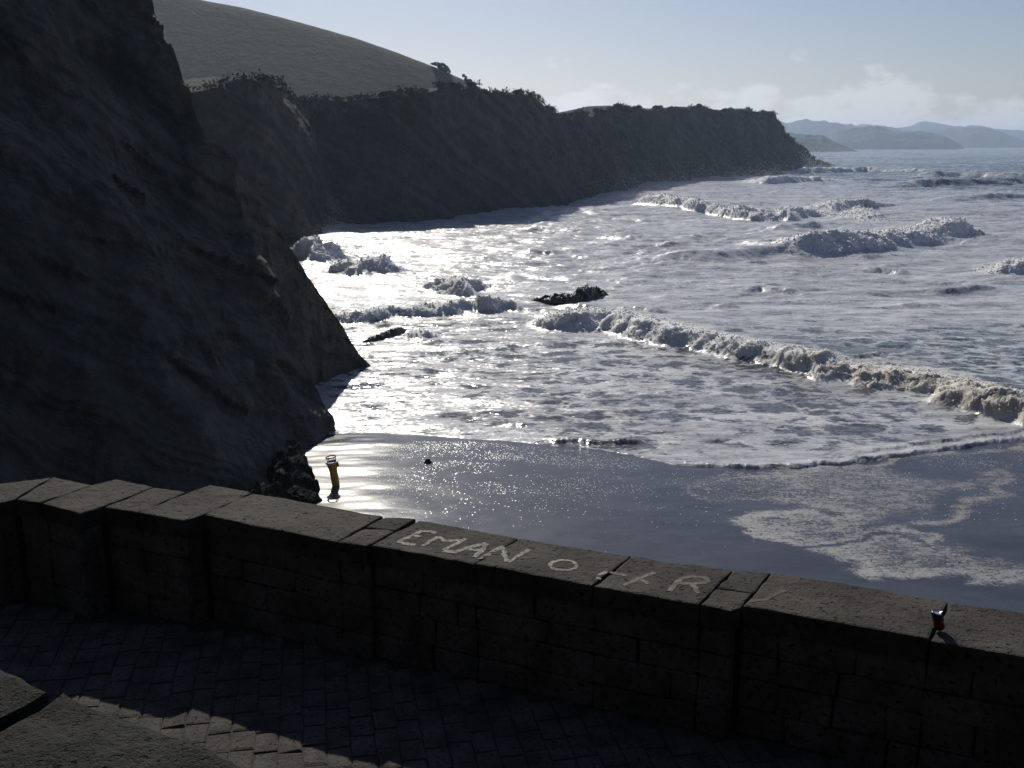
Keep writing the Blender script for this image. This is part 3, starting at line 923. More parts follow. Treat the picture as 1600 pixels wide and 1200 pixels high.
W6 = [c2(65, 258), c2(195, 275), c2(405, 158), c2(270, 151)]
ca, cb = c2(188, 196), c2(318, 208)
blocks = [
    ([(-160, 764), (-12, 787), (23, 779), c1(200, 107), (-35, 758), (-120, 744)], 'coping'),
    ([c1(55, 190), c1(155, 205), c1(350, 135), c1(200, 107)], 'coping'),
    ([c1(155, 205), c1(295, 248), c1(385, 220), c1(580, 145), c1(435, 115), c1(350, 135)], 'coping'),
    ([c1(385, 220), c1(515, 240), c1(705, 163), c1(580, 145)], 'coping'),
    ([c1(515, 240), c1(685, 270), c1(760, 250), c1(950, 165), c1(790, 135), c1(705, 163)], 'coping'),
    ([c1(760, 250), c1(1260, 350), c2(270, 151), c1(950, 165)], 'coping'),
    ([W6[0], W6[1], cb, ca], 'coping'),
    ([ca, cb, W6[2], W6[3]], 'coping_moss'),
    ([c2(207, 266), c2(640, 350), c2(830, 238), c2(412, 166)], 'coping'),
    ([c2(640, 350), c2(1135, 440), c2(1305, 312), c2(830, 238)], 'coping'),
    ([c2(1135, 440), (1093, 944), (1146, 890), c2(1305, 312)], 'coping'),
    ([(1093, 944), (1142, 954), (1159, 947), (1178, 926), (1118, 918)], 'coping'),
    ([(1118, 918), (1178, 926), (1206, 893), (1146, 890)], 'coping_moss'),
    ([(1159, 947), (1452, 1000), (1484, 939), (1206, 893)], 'coping'),
    ([(1452, 1000), (1640, 1034), (1680, 966), (1484, 939)], 'coping'),
    ([(1640, 1034), (1980, 1104), (2040, 1016), (1680, 966)], 'coping'),
]
for i, (poly, m) in enumerate(blocks):
    o = stone_slab('coping_stone', [bpx(p) for p in poly], Z_TOP, TH, M[m], None, seed=i * 3, tilt=random.uniform(-0.004, 0.004))
    adopt(o)

near_px = [(-160, 764), (-12, 787), (23, 779), c1(155, 205), c1(295, 248), c1(385, 220), c1(515, 240), c1(685, 270), c1(760, 250), c1(1260, 350), c2(195, 275), c2(207, 266),
           c2(640, 350), c2(1135, 440), (1093, 944), (1142, 954), (1159, 947), (1452, 1000), (1640, 1034), (1980, 1104)]
far_px = [(-120, 744), (-35, 758), c1(200, 107), c1(350, 135), c1(435, 115), c1(580, 145), c1(705, 163), c1(790, 135), c1(950, 165), c2(270, 151), c2(405, 158), c2(412, 166),
          c2(830, 238), c2(1305, 312), (1146, 890), (1206, 893), (1484, 939), (1680, 966), (2040, 1016)]
near_w = [bpx(p) for p in near_px]; far_w = [bpx(p) for p in far_px]
ring = shrink(near_w + far_w[::-1], 0.075)
bm = bmesh.new()
vt = [bm.verts.new((q.x, q.y, Z_TOP - TH - 0.002)) for q in ring]
vb = [bm.verts.new((q.x, q.y, -0.5)) for q in ring]
n = len(ring)
bm.faces.new(vt); bm.faces.new(vb[::-1])
for i in range(n):
    bm.faces.new((vt[i], vb[i], vb[(i + 1) % n], vt[(i + 1) % n]))
bmesh.ops.recalc_face_normals(bm, faces=bm.faces)
adopt(link('wall_core', bm_mesh('wall_core', bm), M['mortar']))

# face stones on the ramp side
unit_stones = []
for k in range(6):
    bm = bmesh.new()
    bmesh.ops.create_cube(bm, size=1.0)
    bmesh.ops.bevel(bm, geom=bm.edges[:], offset=0.07, segments=1, affect='EDGES')
    for v in bm.verts:
        v.co += Vector((random.uniform(-.035, .035), random.uniform(-.06, .06), random.uniform(-.035, .035)))
    me = bm_mesh('wall_stone', bm); me.materials.append(M['wall_stone'])
    unit_stones.append(me)
course_h = [0.17, 0.15, 0.19, 0.17]
inner = shrink(near_w + far_w[::-1], 0.045)
# the shrunk ring may be reversed; recover the near edge by distance
for a, b in zip(near_w[:-1], near_w[1:]):
    d = b - a; L = d.length
    if L < 0.05:
        continue
    d.normalize(); nrm = Vector((-d.y, d.x, 0))            # away from the ramp
    if nrm.y < 0: nrm = -nrm
    ang = math.atan2(d.y, d.x)
    z = Z_TOP - TH - 0.004
    for ch in course_h:
        s = 0.0
        while s < L - 0.03:
            w = min(random.uniform(0.20, 0.52), L - s)
            if L - s - w < 0.12: w = L - s
            o = link('wall_stone', random.choice(unit_stones))
            o.scale = (w - 0.008, 0.07, ch - 0.008)
            c_ = a + d * (s + w / 2) + nrm * (0.065 + random.uniform(-0.008, 0.008))
            o.location = (c_.x, c_.y, z - ch / 2)
            o.rotation_euler = (0, 0, ang)
            adopt(o)
            s += w
        z -= ch

# chalk letters on the coping
t = NT('chalk_paint')
pn = t.noise(30.0, 5, 0.75)
M['chalk'] = t.out(t.mix(t.ss(0.40, 0.62, t.math('ADD', t.math('MULTIPLY', pn, 0.6), t.math('MULTIPLY', t.noise(90.0, 3), 0.4))), (0.09, 0.08, 0.066), (0.40, 0.375, 0.29)), 0.9)
t = NT('faded_chalk_paint')
pn = t.noise(24.0, 5, 0.75)
M['chalk_faded'] = t.out(t.mix(t.ss(0.42, 0.66, pn), (0.075, 0.066, 0.055), (0.20, 0.182, 0.148)), 0.9)


t = NT('worn_chalk_paint')
M['chalk_worn'] = t.out(t.mix(t.ss(0.45, 0.7, t.noise(24.0, 5, 0.75)), (0.055, 0.048, 0.04), (0.12, 0.105, 0.08)), 0.9)


def g4(x, y): return (600 + x / 4.0, 790 + y / 4.0)
def g5(x, y): return (900 + x / 4.0, 850 + y / 4.0)


letters = [
    ('chalk', 0.013, [[g4(328, 167), g4(290, 158), g4(232, 155), g4(180, 178), g4(135, 200), g4(88, 218)], [g4(180, 178), g4(222, 192)], [g4(88, 216), g4(130, 228), g4(196, 236)]]),
    ('chalk', 0.013, [[g4(238, 244), g4(290, 218), g4(348, 190), g4(372, 215), g4(430, 216), g4(510, 203)], [g4(508, 203), g4(450, 235), g4(372, 273)]]),
    ('chalk', 0.014, [[g4(372, 274), g4(440, 288), g4(520, 258), g4(585, 240), g4(640, 230)], [g4(640, 230), g4(612, 275), g4(562, 316)], [g4(520, 262), g4(560, 272), g4(612, 270)]]),
    ('chalk', 0.012, [[g4(600, 328), g4(660, 296), g4(738, 246)], [g4(738, 248), g4(752, 300), g4(772, 352)], [g4(772, 354), g4(830, 318), g4(908, 268)]]),
    ('chalk', 0.010, [[g4(1120 + 82 * math.cos(a), 371 + 31 * math.sin(a)) for a in np.linspace(0, 2 * math.pi, 22)]]),
    ('chalk', 0.012, [[g4(1332, 456), g4(1360, 430), g4(1400, 404)]]),
    ('chalk_faded', 0.011, [[g5(212, 170), g5(260, 178), g5(322, 190)]]),
    ('chalk_faded', 0.012, [[g5(300, 250), g5(360, 226), g5(420, 200), g5(492, 172)], [g5(384, 196), g5(420, 222), g5(456, 244)]]),
    ('chalk_faded', 0.012, [[g5(582, 292), g5(615, 252), g5(662, 206)], [g5(662, 206), g5(735, 198), g5(806, 208), g5(826, 228), g5(785, 240), g5(700, 245), g5(640, 240)], [g5(715, 246), g5(745, 268), g5(768, 302)]]),
    ('chalk_worn', 0.010, [[g5(1080, 356), g5(1180, 346), g5(1250, 312), g5(1310, 286)]]),
]
from mathutils.bvhtree import BVHTree
bpy.context.view_layer.update()
bmall = bmesh.new()
for o in wall.children:
    if o.name.startswith('coping_stone'):
        bmall.from_mesh(o.data)
BVH = BVHTree.FromBMesh(bmall)
bmall.free()


def surf_z(x, y):
    hit = BVH.ray_cast(Vector((x, y, Z_TOP + 0.3)), Vector((0, 0, -1)))
    return hit[0].z if hit[0] is not None and hit[0].z > Z_TOP - 0.03 else Z_TOP


for m, hw, strokes in letters:
    bm = bmesh.new()
    for st in strokes:
        pts = [bpx(p, Z_TOP + 0.004) for p in st]
        # resample and jitter the edges of the stroke
        dense = []
        for a, b in zip(pts[:-1], pts[1:]):
            k = max(1, int((b - a).length / 0.02))
            dense += [a.lerp(b, i / k) for i in range(k)]
        dense.append(pts[-1])
        prev = None
        for i, p in enumerate(dense):
            q0 = dense[max(0, i - 1)]; q1 = dense[min(len(dense) - 1, i + 1)]
            e = (q1 - q0).normalized(); nn = Vector((-e.y, e.x, 0))
            zz = 0
            l = bm.verts.new((p.x + nn.x * hw * random.uniform(.7, 1.9), p.y + nn.y * hw * random.uniform(.7, 1.9), zz))
            r = bm.verts.new((p.x - nn.x * hw * random.uniform(.7, 1.9), p.y - nn.y * hw * random.uniform(.7, 1.9), zz))
            for v_ in (l, r): v_.co.z = surf_z(v_.co.x, v_.co.y) + 0.002
            if prev:
                bm.faces.new((prev[0], l, r, prev[1]))
            prev = (l, r)
    bmesh.ops.recalc_face_normals(bm, faces=bm.faces)
    adopt(link('chalk_letter', bm_mesh('chalk_letter', bm), M[m]))

# ramp: bedding and setts
ramp_poly = [near_w[0] + Vector((-3, 0.5, 0)), *near_w, near_w[-1] + Vector((2, -3, 0)), Vector((9, -4, 0)), Vector((-9, -4, 0)), Vector((-10, 6, 0))]
bm = bmesh.new()
out = [Vector((p.x, p.y + (0.15 if 0 < i <= len(near_w) else 0), 0)) for i, p in enumerate(ramp_poly)]
vt = [bm.verts.new((p.x, p.y, Z_RAMP - 0.006)) for p in out]
vb = [bm.verts.new((p.x, p.y, -0.5)) for p in out]
bm.faces.new(vt); bm.faces.new(vb[::-1])
for i in range(len(out)):
    j = (i + 1) % len(out)
    bm.faces.new((vt[i], vb[i], vb[j], vt[j]))
bmesh.ops.recalc_face_normals(bm, faces=bm.faces)
ramp = link('ramp', bm_mesh('ramp', bm), M['mortar'])
tag(ramp, kind='structure')

NX = np.array([p.x for p in near_w]); NY = np.array([p.y for p in near_w])
order = np.argsort(NX)
sett_dir = Vector((-0.19, 0.982, 0)).normalized(); sett_side = Vector((sett_dir.y, -sett_dir.x, 0))
SW, SL = 0.135, 0.20
unit_setts = []
for k in range(6):
    bm = bmesh.new()
    bmesh.ops.create_cube(bm, size=1.0)
    tops = [e for e in bm.edges if all(v.co.z > 0 for v in e.verts)]
    bmesh.ops.bevel(bm, geom=tops, offset=0.09, segments=1, affect='EDGES')
    for v in bm.verts:
        v.co += Vector((random.uniform(-.03, .03), random.uniform(-.03, .03), random.uniform(-.05, .05)))
    me = bm_mesh('sett', bm); me.materials.append(M['sett'])
    unit_setts.append(me)
cand = []
for i in range(-45, 60):
    o_ = random.uniform(0, SL)
    for j in range(5, 42):
        c_ = sett_side * (i * SW) + sett_dir * (j * SL + o_)
        ywall = np.interp(c_.x, NX[order], NY[order])
        if c_.y > ywall - 0.02 or c_.y < 1.2 or c_.x < -5.5 or c_.x > 4.6:
            continue
        # in view and past the near coping?
        dz = Z_RAMP - CAM_Z
        zc_ = c_.y * CP - dz * SP
        px = 800 + FPX * c_.x / zc_; py = 600 - FPX * (c_.y * SP + dz * CP) / zc_
        vis = (-30 < px < 1630) and py < 1225 and not (px < 560 and py > 1040 + px * 0.39)
        cand.append((0 if vis else 1, c_.length, c_))
cand.sort(key=lambda q: (q[0], q[1]))
rest = bmesh.new()
for k, (v, _, c_) in enumerate(cand):
    L = SL * random.uniform(0.95, 1.0) - 0.006
    zt = Z_RAMP - 0.02 + random.uniform(-0.004, 0.004)
    ang = math.atan2(sett_side.y, sett_side.x) + random.uniform(-.02, .02)
    me = random.choice(unit_setts)
    if k < 300:
        o = link('sett', me, None, ramp)
        o.scale = (SW - 0.007, L, 0.05); o.location = (c_.x, c_.y, zt); o.rotation_euler = (0, 0, ang)
    elif c_.y > 1.5:
        mx = Matrix.Translation((c_.x, c_.y, zt)) @ Matrix.Rotation(ang, 4, 'Z') @ Matrix.Diagonal((SW - 0.007, L, 0.05, 1))
        nv = len(rest.verts)
        rest.from_mesh(me)
        rest.verts.ensure_lookup_table()
        for vtx in rest.verts[nv:]:
            vtx.co = mx @ vtx.co
tag(link('setts', bm_mesh('setts', rest), M['sett'], ramp), kind='stuff')

# near parapet at the photographer's feet
Z_NEAR = CAM_Z - 1.3
pj = bpx((86, 1080), Z_NEAR)
wdir = (bpx((0, 1126), Z_NEAR) - bpx((88, 1082), Z_NEAR)).normalized()
farA = [bpx(p, Z_NEAR) for p in [(-420, 905), (-200, 972), (0, 1040), (84, 1078)]]
farB = [bpx(p, Z_NEAR) for p in [(102, 1081), (144, 1099), (245, 1136), (345, 1173), (411, 1199), (620, 1290)]]
nwall = empty('near_parapet', (farB[0].x, farB[0].y, Z_RAMP))
nwall.name = 'stair_parapet'
tag(nwall, 'rough pitted stone coping of the stair parapet over the paved ramp', 'wall')
for k, edge in enumerate((farA, farB)):
    poly = edge + [p + wdir * 0.55 for p in edge[::-1]]
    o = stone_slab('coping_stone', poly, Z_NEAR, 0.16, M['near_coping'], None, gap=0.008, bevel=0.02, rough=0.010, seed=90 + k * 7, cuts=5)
    adopt(o, nwall)
edge = farA + farB
poly = shrink(edge + [p + wdir * 0.55 for p in edge[::-1]], 0.04)
bm = bmesh.new()
vt = [bm.verts.new((q.x, q.y, Z_NEAR - 0.161)) for q in poly]; vb = [bm.verts.new((q.x, q.y, Z_RAMP - 0.3)) for q in poly]
bm.faces.new(vt); bm.faces.new(vb[::-1])
for i in range(len(poly)):
    j = (i + 1) % len(poly)
    bm.faces.new((vt[i], vb[i], vb[j], vt[j]))
bmesh.ops.recalc_face_normals(bm, faces=bm.faces)
adopt(link('wall_core', bm_mesh('wall_core', bm), M['wall_stone']), nwall)

# ------------------------------------------------------------------ small things
# drinks can with a crumpled waist, standing on the coping joint
can_base = bp(1466, 985, Z_TOP)
can = empty('drink_can', (can_base.x, can_base.y, Z_TOP + 0.006))
can.scale = (0.82, 0.82, 0.82)
tag(can, 'small crumpled red drinks can with silver top on the coping', 'can')


def lathe(name, prof, seg, mat, parent, bend=None, smooth=True):
    V, Fc = [], []
    for r, z in prof:
        for k in range(seg):
            a = 2 * math.pi * k / seg
            p = Vector((r * math.cos(a), r * math.sin(a), z))
            if bend: p = bend(p)
            V.append(p[:])
    for i in range(len(prof) - 1):
        for k in range(seg):
            Fc.append((i * seg + k, i * seg + (k + 1) % seg, (i + 1) * seg + (k + 1) % seg, (i + 1) * seg + k))
    me = soup_mesh(name, np.array(V), np.array(Fc), smooth)
    return link(name, me, mat, parent)


def can_bend(p):
    s = sstep(0.015, 0.12, p.z)
    d = 0.006 * math.sin(p.z * 70) * math.cos(3 * math.atan2(p.y, p.x) + p.z * 40)
    r = math.hypot(p.x, p.y)
    f = 1 + (d / r if r > 0.02 else 0)
    return Vector((p.x * f - 0.016 * s, p.y * f + 0.006 * s, p.z))


M['can_red'] = mat_plain('red_can_paint', (0.16, 0.008, 0.016), 0.35, Metallic=0.55)
M['can_dark'] = mat_plain('dark_can_paint', (0.03, 0.025, 0.045), 0.3, Metallic=0.6)
M['metal'] = mat_plain('bare_aluminium', (0.75, 0.76, 0.8), 0.22, Metallic=1.0)
lathe('can_body', [(0.0, 0.002), (0.024, 0.002), (0.031, 0.008), (0.033, 0.018), (0.033, 0.035), (0.0332, 0.055), (0.0328, 0.066)], 28, M['can_red'], can, can_bend)
lathe('can_band', [(0.0328, 0.066), (0.0334, 0.075), (0.033, 0.092), (0.033, 0.104), (0.029, 0.113)], 28, M['can_dark'], can, can_bend)
lathe('can_lid', [(0.029, 0.113), (0.0285, 0.118), (0.0265, 0.119), (0.0255, 0.114), (0.010, 0.113), (0.0, 0.1135)], 28, M['metal'], can, can_bend)

# yellow post with a white collar and a dark hoop, planted in the wet sand
pb = bp(525, 759, 0.06)
pz = float(sand_z(pb.x, pb.y)) + 0.0
post = empty('beach_post', (pb.x, pb.y, pz))
tag(post, 'leaning yellow post with white collar and dark hoop in wet sand below the cliff', 'post')
post.rotation_euler = (0, math.radians(-7.5), 0)
M['yellow'] = mat_plain('yellow_plastic', (0.55, 0.37, 0.05), 0.5)
M['white'] = mat_plain('white_plastic', (0.75, 0.75, 0.73), 0.4)
M['dark'] = mat_plain('dark_rubber', (0.02, 0.02, 0.024), 0.6)
lathe('column', [(0.0, -0.10), (0.125, -0.10), (0.128, 0.25), (0.130, 0.48), (0.142, 0.58), (0.168, 0.70), (0.172, 0.765)], 24, M['yellow'], post)
lathe('collar', [(0.170, 0.765), (0.205, 0.775), (0.212, 0.80), (0.205, 0.83), (0.165, 0.84), (0.15, 0.815)], 24, M['white'], post)
lathe('rim_liner', [(0.15, 0.815), (0.14, 0.76), (0.0, 0.75)], 24, M['dark'], post)


def torus(name, R, r, z, mat, parent, seg=32, rs=8):
    V, Fc = [], []
    for k in range(seg):
        a = 2 * math.pi * k / seg
        for m in range(rs):
            b = 2 * math.pi * m / rs
            V.append(((R + r * math.cos(b)) * math.cos(a), (R + r * math.cos(b)) * math.sin(a), z + r * math.sin(b)))
    for k in range(seg):
        for m in range(rs):
            Fc.append((k * rs + m, ((k + 1) % seg) * rs + m, ((k + 1) % seg) * rs + (m + 1) % rs, k * rs + (m + 1) % rs))
    return link(name, soup_mesh(name, np.array(V), np.array(Fc), True), mat, parent)


torus('hoop', 0.165, 0.022, 0.985, M['dark'], post)
for k in range(4):
    a = math.pi / 4 + k * math.pi / 2
    o = lathe('strut', [(0.016, 0.82), (0.013, 0.98)], 8, M['dark'], post)
    o.location = (0.165 * math.cos(a), 0.165 * math.sin(a), 0)
bm = bmesh.new(); bmesh.ops.create_cube(bm, size=1)
for v in bm.verts: v.co = Vector((v.co.x * 0.05 + 0.185, v.co.y * 0.09, v.co.z * 0.13 + 0.70))
bmesh.ops.bevel(bm, geom=bm.edges[:], offset=0.012, segments=2, affect='EDGES')
link('bracket', bm_mesh('bracket', bm), M['dark'], post)


# rocks
def rock_ridge(name, px, label, seed, group=None, mat=None, base=-0.4, n_s=70, n_c=36):
    """px: list of (px, py_foot, height_m, half_width_m); height profile along a line"""
    P0 = [bp(a, b) for a, b, _, _ in px]
    S = np.concatenate([[0], np.cumsum([(P0[i + 1] - P0[i]).length for i in range(len(P0) - 1)])])
    s = np.linspace(0, S[-1], n_s)
    X = np.interp(s, S, [p.x for p in P0]); Y = np.interp(s, S, [p.y for p in P0])
    Hh = np.interp(s, S, [q[2] for q in px]); Ww = np.interp(s, S, [q[3] for q in px])
    P = np.zeros((n_c, n_s, 3))
    for i in range(n_c):
        a = math.pi * i / (n_c - 1)
        P[i, :, 0] = X; P[i, :, 1] = Y + Ww - math.cos(a) * Ww; P[i, :, 2] = base + (Hh - base) * math.sin(a) ** 0.75
    ends = np.sin(np.linspace(0, math.pi, n_s)) ** 0.3
    P[..., 2] = base + (P[..., 2] - base) * ends[None, :]
    sc = 2.2 / max(0.3, float(Hh.max()))
    k = float(Hh.max())
    nz = billow(P[..., 0] * sc * 0.6, P[..., 1] * sc * 0.6, P[..., 2] * sc * 0.6, 5, seed, 0.6)
    P[..., 2] += 0.20 * k * nz * sstep(base, base + 0.3, P[..., 2])
    P[..., 1] += 0.25 * k * fbm(P[..., 0] * sc, P[..., 1] * sc, P[..., 2] * sc, 3, seed + 9)
    o = link(name, grid_mesh(name, P, False), mat or M['wetrock'])
    return tag(o, label, 'rock', group)


t = NT('wet_rock')
n1 = t.noise(2.0, 6, 0.7); n2 = t.noise(9.0, 4, 0.6)
M['wetrock'] = t.out(t.mix(n1, (0.012, 0.012, 0.011), (0.045, 0.043, 0.038)), 0.42, t.bump(t.math('ADD', n1, t.math('MULTIPLY', n2, 0.4)), 0.9, 0.15))
t = NT('foot_rock')
n1 = t.noise(1.5, 6, 0.7)
M['footrock'] = t.out(t.mix(n1, (0.012, 0.0115, 0.010), (0.040, 0.038, 0.033)), 0.95, t.bump(n1, 0.8, 0.2), Specular_IOR_Level=0.08)
rock_ridge('rock', [(826, 473, 0.1, 0.3), (836, 474, 0.38, 0.5), (850, 477, 0.45, 0.6), (868, 479, 0.62, 0.8), (884, 478, 0.55, 0.8), (896, 476, 0.38, 0.7), (904, 474, 0.8, 0.8), (918, 471, 0.92, 0.9), (932, 468, 0.75, 0.8), (948, 464, 0.3, 0.4), (955, 463, 0.05, 0.3)],
           'dark jagged two humped reef rock awash behind the rolling wave', 801)
rock_ridge('rock', [(552, 541, 0.05, 0.25), (575, 538, 0.28, 0.5), (600, 533, 0.36, 0.6), (622, 527, 0.42, 0.6), (634, 521, 0.3, 0.4), (640, 519, 0.0, 0.3)],
           'low flat slab of rock in bright shallows off the cliff toe', 811)
o = rock_ridge('rock', [(657, 727, 0.02, 0.05), (662, 727, 0.12, 0.10), (668, 726, 0.15, 0.12), (674, 726, 0.10, 0.1), (679, 725, 0.02, 0.06)],
               'small lone dark stone lying on the smooth wet sand', 821, n_s=24, n_c=14)
for (px_, py_, s_) in []:
    pass


# broken rocks at the foot of the cliff
for k, (xa, xb, ya, yb, hh_) in enumerate([(420, 477, 722, 716, 0.7), (415, 479, 744, 737, 1.0), (412, 490, 764, 756, 1.15), (415, 499, 784, 775, 0.95), (425, 509, 806, 789, 0.7), (380, 470, 812, 806, 1.3)]):
    n_ = 7
    rr = random.Random(40 + k)
    rock_ridge('rock', [(xa + (xb - xa) * i / (n_ - 1), ya + (yb - ya) * i / (n_ - 1), 0.72 * hh_ * (1.25 - 0.75 * i / (n_ - 1)) * rr.uniform(0.7, 1.2), 0.75 - 0.45 * i / (n_ - 1)) for i in range(n_)],
               'dark broken rock piled against the cliff foot by the yellow post', 840 + 7 * k, 'rocks at the cliff foot', M['footrock'], n_s=44, n_c=22)


# sea spray thrown up by the breakers: uncountable droplets
def spray(spots, seed):
    rng = np.random.default_rng(seed)
    base = np.array([(1, 0, -0.7), (-1, 0, -0.7), (0, 1, 0.7), (0, -1, 0.7)], float) * 0.6
    tri = np.array([(0, 1, 2), (0, 3, 1), (0, 2, 3), (1, 3, 2)])
    VV, FF = [], []
    n0 = 0
    for (px, py, w, hgt, cnt, size) in spots:
        p = bp(px, py)
        r = rng.normal(size=(cnt, 3))
        hh = np.abs(rng.normal(size=cnt)) * 0.45
        pos = np.stack([p.x + r[:, 0] * w * 0.5 * (1 - 0.4 * np.clip(hh, 0, 1)), p.y + 0.5 * w * 0.4 + r[:, 1] * w * 0.25, hgt * hh], -1)
        pos[:, 2] *= 0.6 + 0.6 * np.abs(vnoise(pos[:, 0] * 2.2 / w, pos[:, 1] * 0.5, 0, seed + 1)) * 2
        sz = size * rng.uniform(0.4, 1.3, cnt) ** 1.5
        V = pos[:, None, :] + base[None] * sz[:, None, None]
        VV.append(V.reshape(-1, 3)); FF.append((tri[None] + (n0 + 4 * np.arange(cnt))[:, None, None]).reshape(-1, 3)); n0 += 4 * cnt
    return soup_mesh('sea_spray', np.concatenate(VV), np.concatenate(FF), False)


M['spray'] = mat_plain('spray_droplets', (0.62, 0.62, 0.62), 0.6)
spots = [(528, 398, 4.0, 3.2, 2600, 0.035), (510, 408, 4.0, 2.2, 2000, 0.035), (560, 398, 3.0, 1.6, 1000, 0.035), (580, 428, 5.0, 1.6, 1500, 0.03), (540, 428, 3.5, 1.7, 1200, 0.03),
         (690, 455, 4.0, 1.5, 1400, 0.028), (768, 488, 1.8, 1.5, 1500, 0.026), (860, 512, 3.0, 1.3, 1600, 0.02), (920, 514, 3.0, 1.1, 1200, 0.02), (780, 488, 3, .7, 700, .02),
         (1000, 312, 9, 3.0, 1500, 0.07), (1345, 326, 8, 3.4, 1600, 0.07), (1440, 380, 9, 2.6, 1500, 0.05), (1500, 374, 7, 2.4, 1000, 0.05), (962, 302, 7, 5.0, 1600, 0.08), (545, 345, 2.6, 4.0, 1200, 0.05),
         (1262, 268, 14, 9.0, 2600, 0.14), (1285, 266, 12, 5.0, 1600, 0.13), (1215, 284, 14, 4.0, 1400, 0.12), (1170, 276, 10, 5.0, 1200, .12), (1420, 606, 1.5, 0.9, 500, 0.014),
         *[(930 + 28 * k, 311 - 3.6 * k, 14, 5.0 + 2.5 * math.sin(k * 2.1), 1100, 0.07) for k in range(13)],
         (1110, 556, 4, 0.9, 900, 0.016), (1200, 578, 4, 0.9, 900, 0.016), (1300, 598, 4, 0.9, 900, 0.016), (1010, 538, 4, .9, 900, .016)]
tag(link('sea_spray', spray(spots, 5), M['spray']), 'white spray thrown up along the breaking waves', 'spray', kind='stuff')

# heaped foam on the broken waves: countless lumps
rng = np.random.default_rng(8)
tb = turb[:NR1].ravel()
wgt = np.clip(tb - 0.25, 0, 1) * (SY[:NR1].ravel() / 60.0) ** 0.9
wgt /= wgt.sum()
NB = 30000
pick = rng.choice(len(wgt), NB, p=wgt)
pp = SP_[:NR1].reshape(-1, 3)[pick]
rr_ = np.minimum(0.0008 * pp[:, 1], 0.085) * rng.uniform(0.35, 1.0, NB) ** 2 * 1.5
pp = pp + rng.normal(size=pp.shape) * rr_[:, None] * np.array([0.8, 0.8, 0.5])
bmi = bmesh.new(); bmesh.ops.create_icosphere(bmi, subdivisions=1, radius=1.0)
iv = np.array([v.co[:] for v in bmi.verts]); itr = np.array([[v.index for v in f.verts] for f in bmi.faces]); bmi.free()
V = pp[:, None, :] + iv[None] * (rr_[:, None, None] * (1 + 0.25 * rng.normal(size=(NB, len(iv), 1))))
Fq = (itr[None] + (len(iv) * np.arange(NB))[:, None, None]).reshape(-1, 3)
t = NT('heaped_foam')
t.out((0.70, 0.70, 0.69), 0.7, Subsurface_Weight=0.9)
t.b.inputs['Subsurface Radius'].default_value = (1, 1, 1); t.b.inputs['Subsurface Scale'].default_value = 0.2
M['foam'] = t.m
tag(link('wave_foam', soup_mesh('wave_foam', V.reshape(-1, 3), Fq, True), M['foam']), 'lumpy white foam heaped on the breaking waves', 'foam', kind='stuff')

# white flecks that stand in for sun glitter on the wet sand
rng = np.random.default_rng(31)
N = 9000
fx_, fy_ = [], []
pxs = rng.uniform(470, 1640, N * 3); pys = 690 + np.abs(rng.normal(size=N * 3)) * 48
p3 = np.array([bp(a, b)[:2] for a, b in zip(pxs, pys)])
dn = vnoise(p3[:, 0] * 0.55, p3[:, 1] * 1.1, 0, 901) + 0.6 * vnoise(p3[:, 0] * 1.7, p3[:, 1] * 2.5, 0, 905)
yb = shore_y(p3[:, 0] / p3[:, 1])
ok = (p3[:, 1] < yb - 0.3) & (p3[:, 0] > -5.2) & (dn > rng.uniform(-0.9, 1.0, len(dn)))
p3 = p3[ok][:N]
zz = sand_z(p3[:, 0], p3[:, 1]) + 0.006
sz = 0.009 + 0.018 * rng.random(len(p3)) ** 3
octv = np.array([(1, 0, 0), (0, 1, 0), (-1, 0, 0), (0, -1, 0), (0, 0, 0.12)], float)
octf = np.array([(0, 1, 4), (1, 2, 4), (2, 3, 4), (3, 0, 4)])
V = np.concatenate([p3, zz[:, None]], 1)[:, None, :] + octv[None] * sz[:, None, None]
Fq = (octf[None] + (5 * np.arange(len(p3)))[:, None, None]).reshape(-1, 3)
M['fleck'] = mat_plain('painted_glitter', (0.8, 0.8, 0.8), 0.25)
tag(link('glitter_flecks', soup_mesh('glitter_flecks', V.reshape(-1, 3), Fq), M['fleck']), 'scattered white flecks standing in for sun glitter on the wet sand', 'foam', kind='stuff')

# ------------------------------------------------------------------ shrubs and trees
t = NT('leaves')
M['leaf'] = t.out(t.mix(t.noise(0.8, 3), (0.022, 0.034, 0.014), (0.055, 0.068, 0.026)), 0.8, Specular_IOR_Level=0.2)
M['bark'] = mat_plain('bark', (0.05, 0.04, 0.03), 0.9)


def crown_mesh(name, lobes, n, leaf, seed):
    rng = np.random.default_rng(seed)
    w = np.array([l[3] * l[4] * l[5] for l in lobes]) ** 0.67; w /= w.sum()
    which = rng.choice(len(lobes), n, p=w)
    L = np.array(lobes)
    d = rng.normal(size=(n, 3)); d /= np.linalg.norm(d, axis=1)[:, None]
    rad = rng.uniform(0.45, 1.0, n) ** 0.6
    pos = L[which, :3] + d * L[which, 3:6] * rad[:, None]
    keep = vnoise(pos[:, 0] * 1.6, pos[:, 1] * 1.6, pos[:, 2] * 1.6, seed) > -0.35
    pos = pos[keep]; n = len(pos)
    a = rng.normal(size=(n, 3)); a /= np.linalg.norm(a, axis=1)[:, None]
    b = np.cross(a, rng.normal(size=(n, 3))); b /= np.linalg.norm(b, axis=1)[:, None]
    s = leaf * rng.uniform(0.5, 1.4, n)[:, None]
    V = np.stack([pos - a * s, pos + b * s * 0.55, pos + a * s, pos - b * s * 0.55], 1)
    return soup_mesh(name, V.reshape(-1, 3), np.arange(4 * n).reshape(-1, 4))


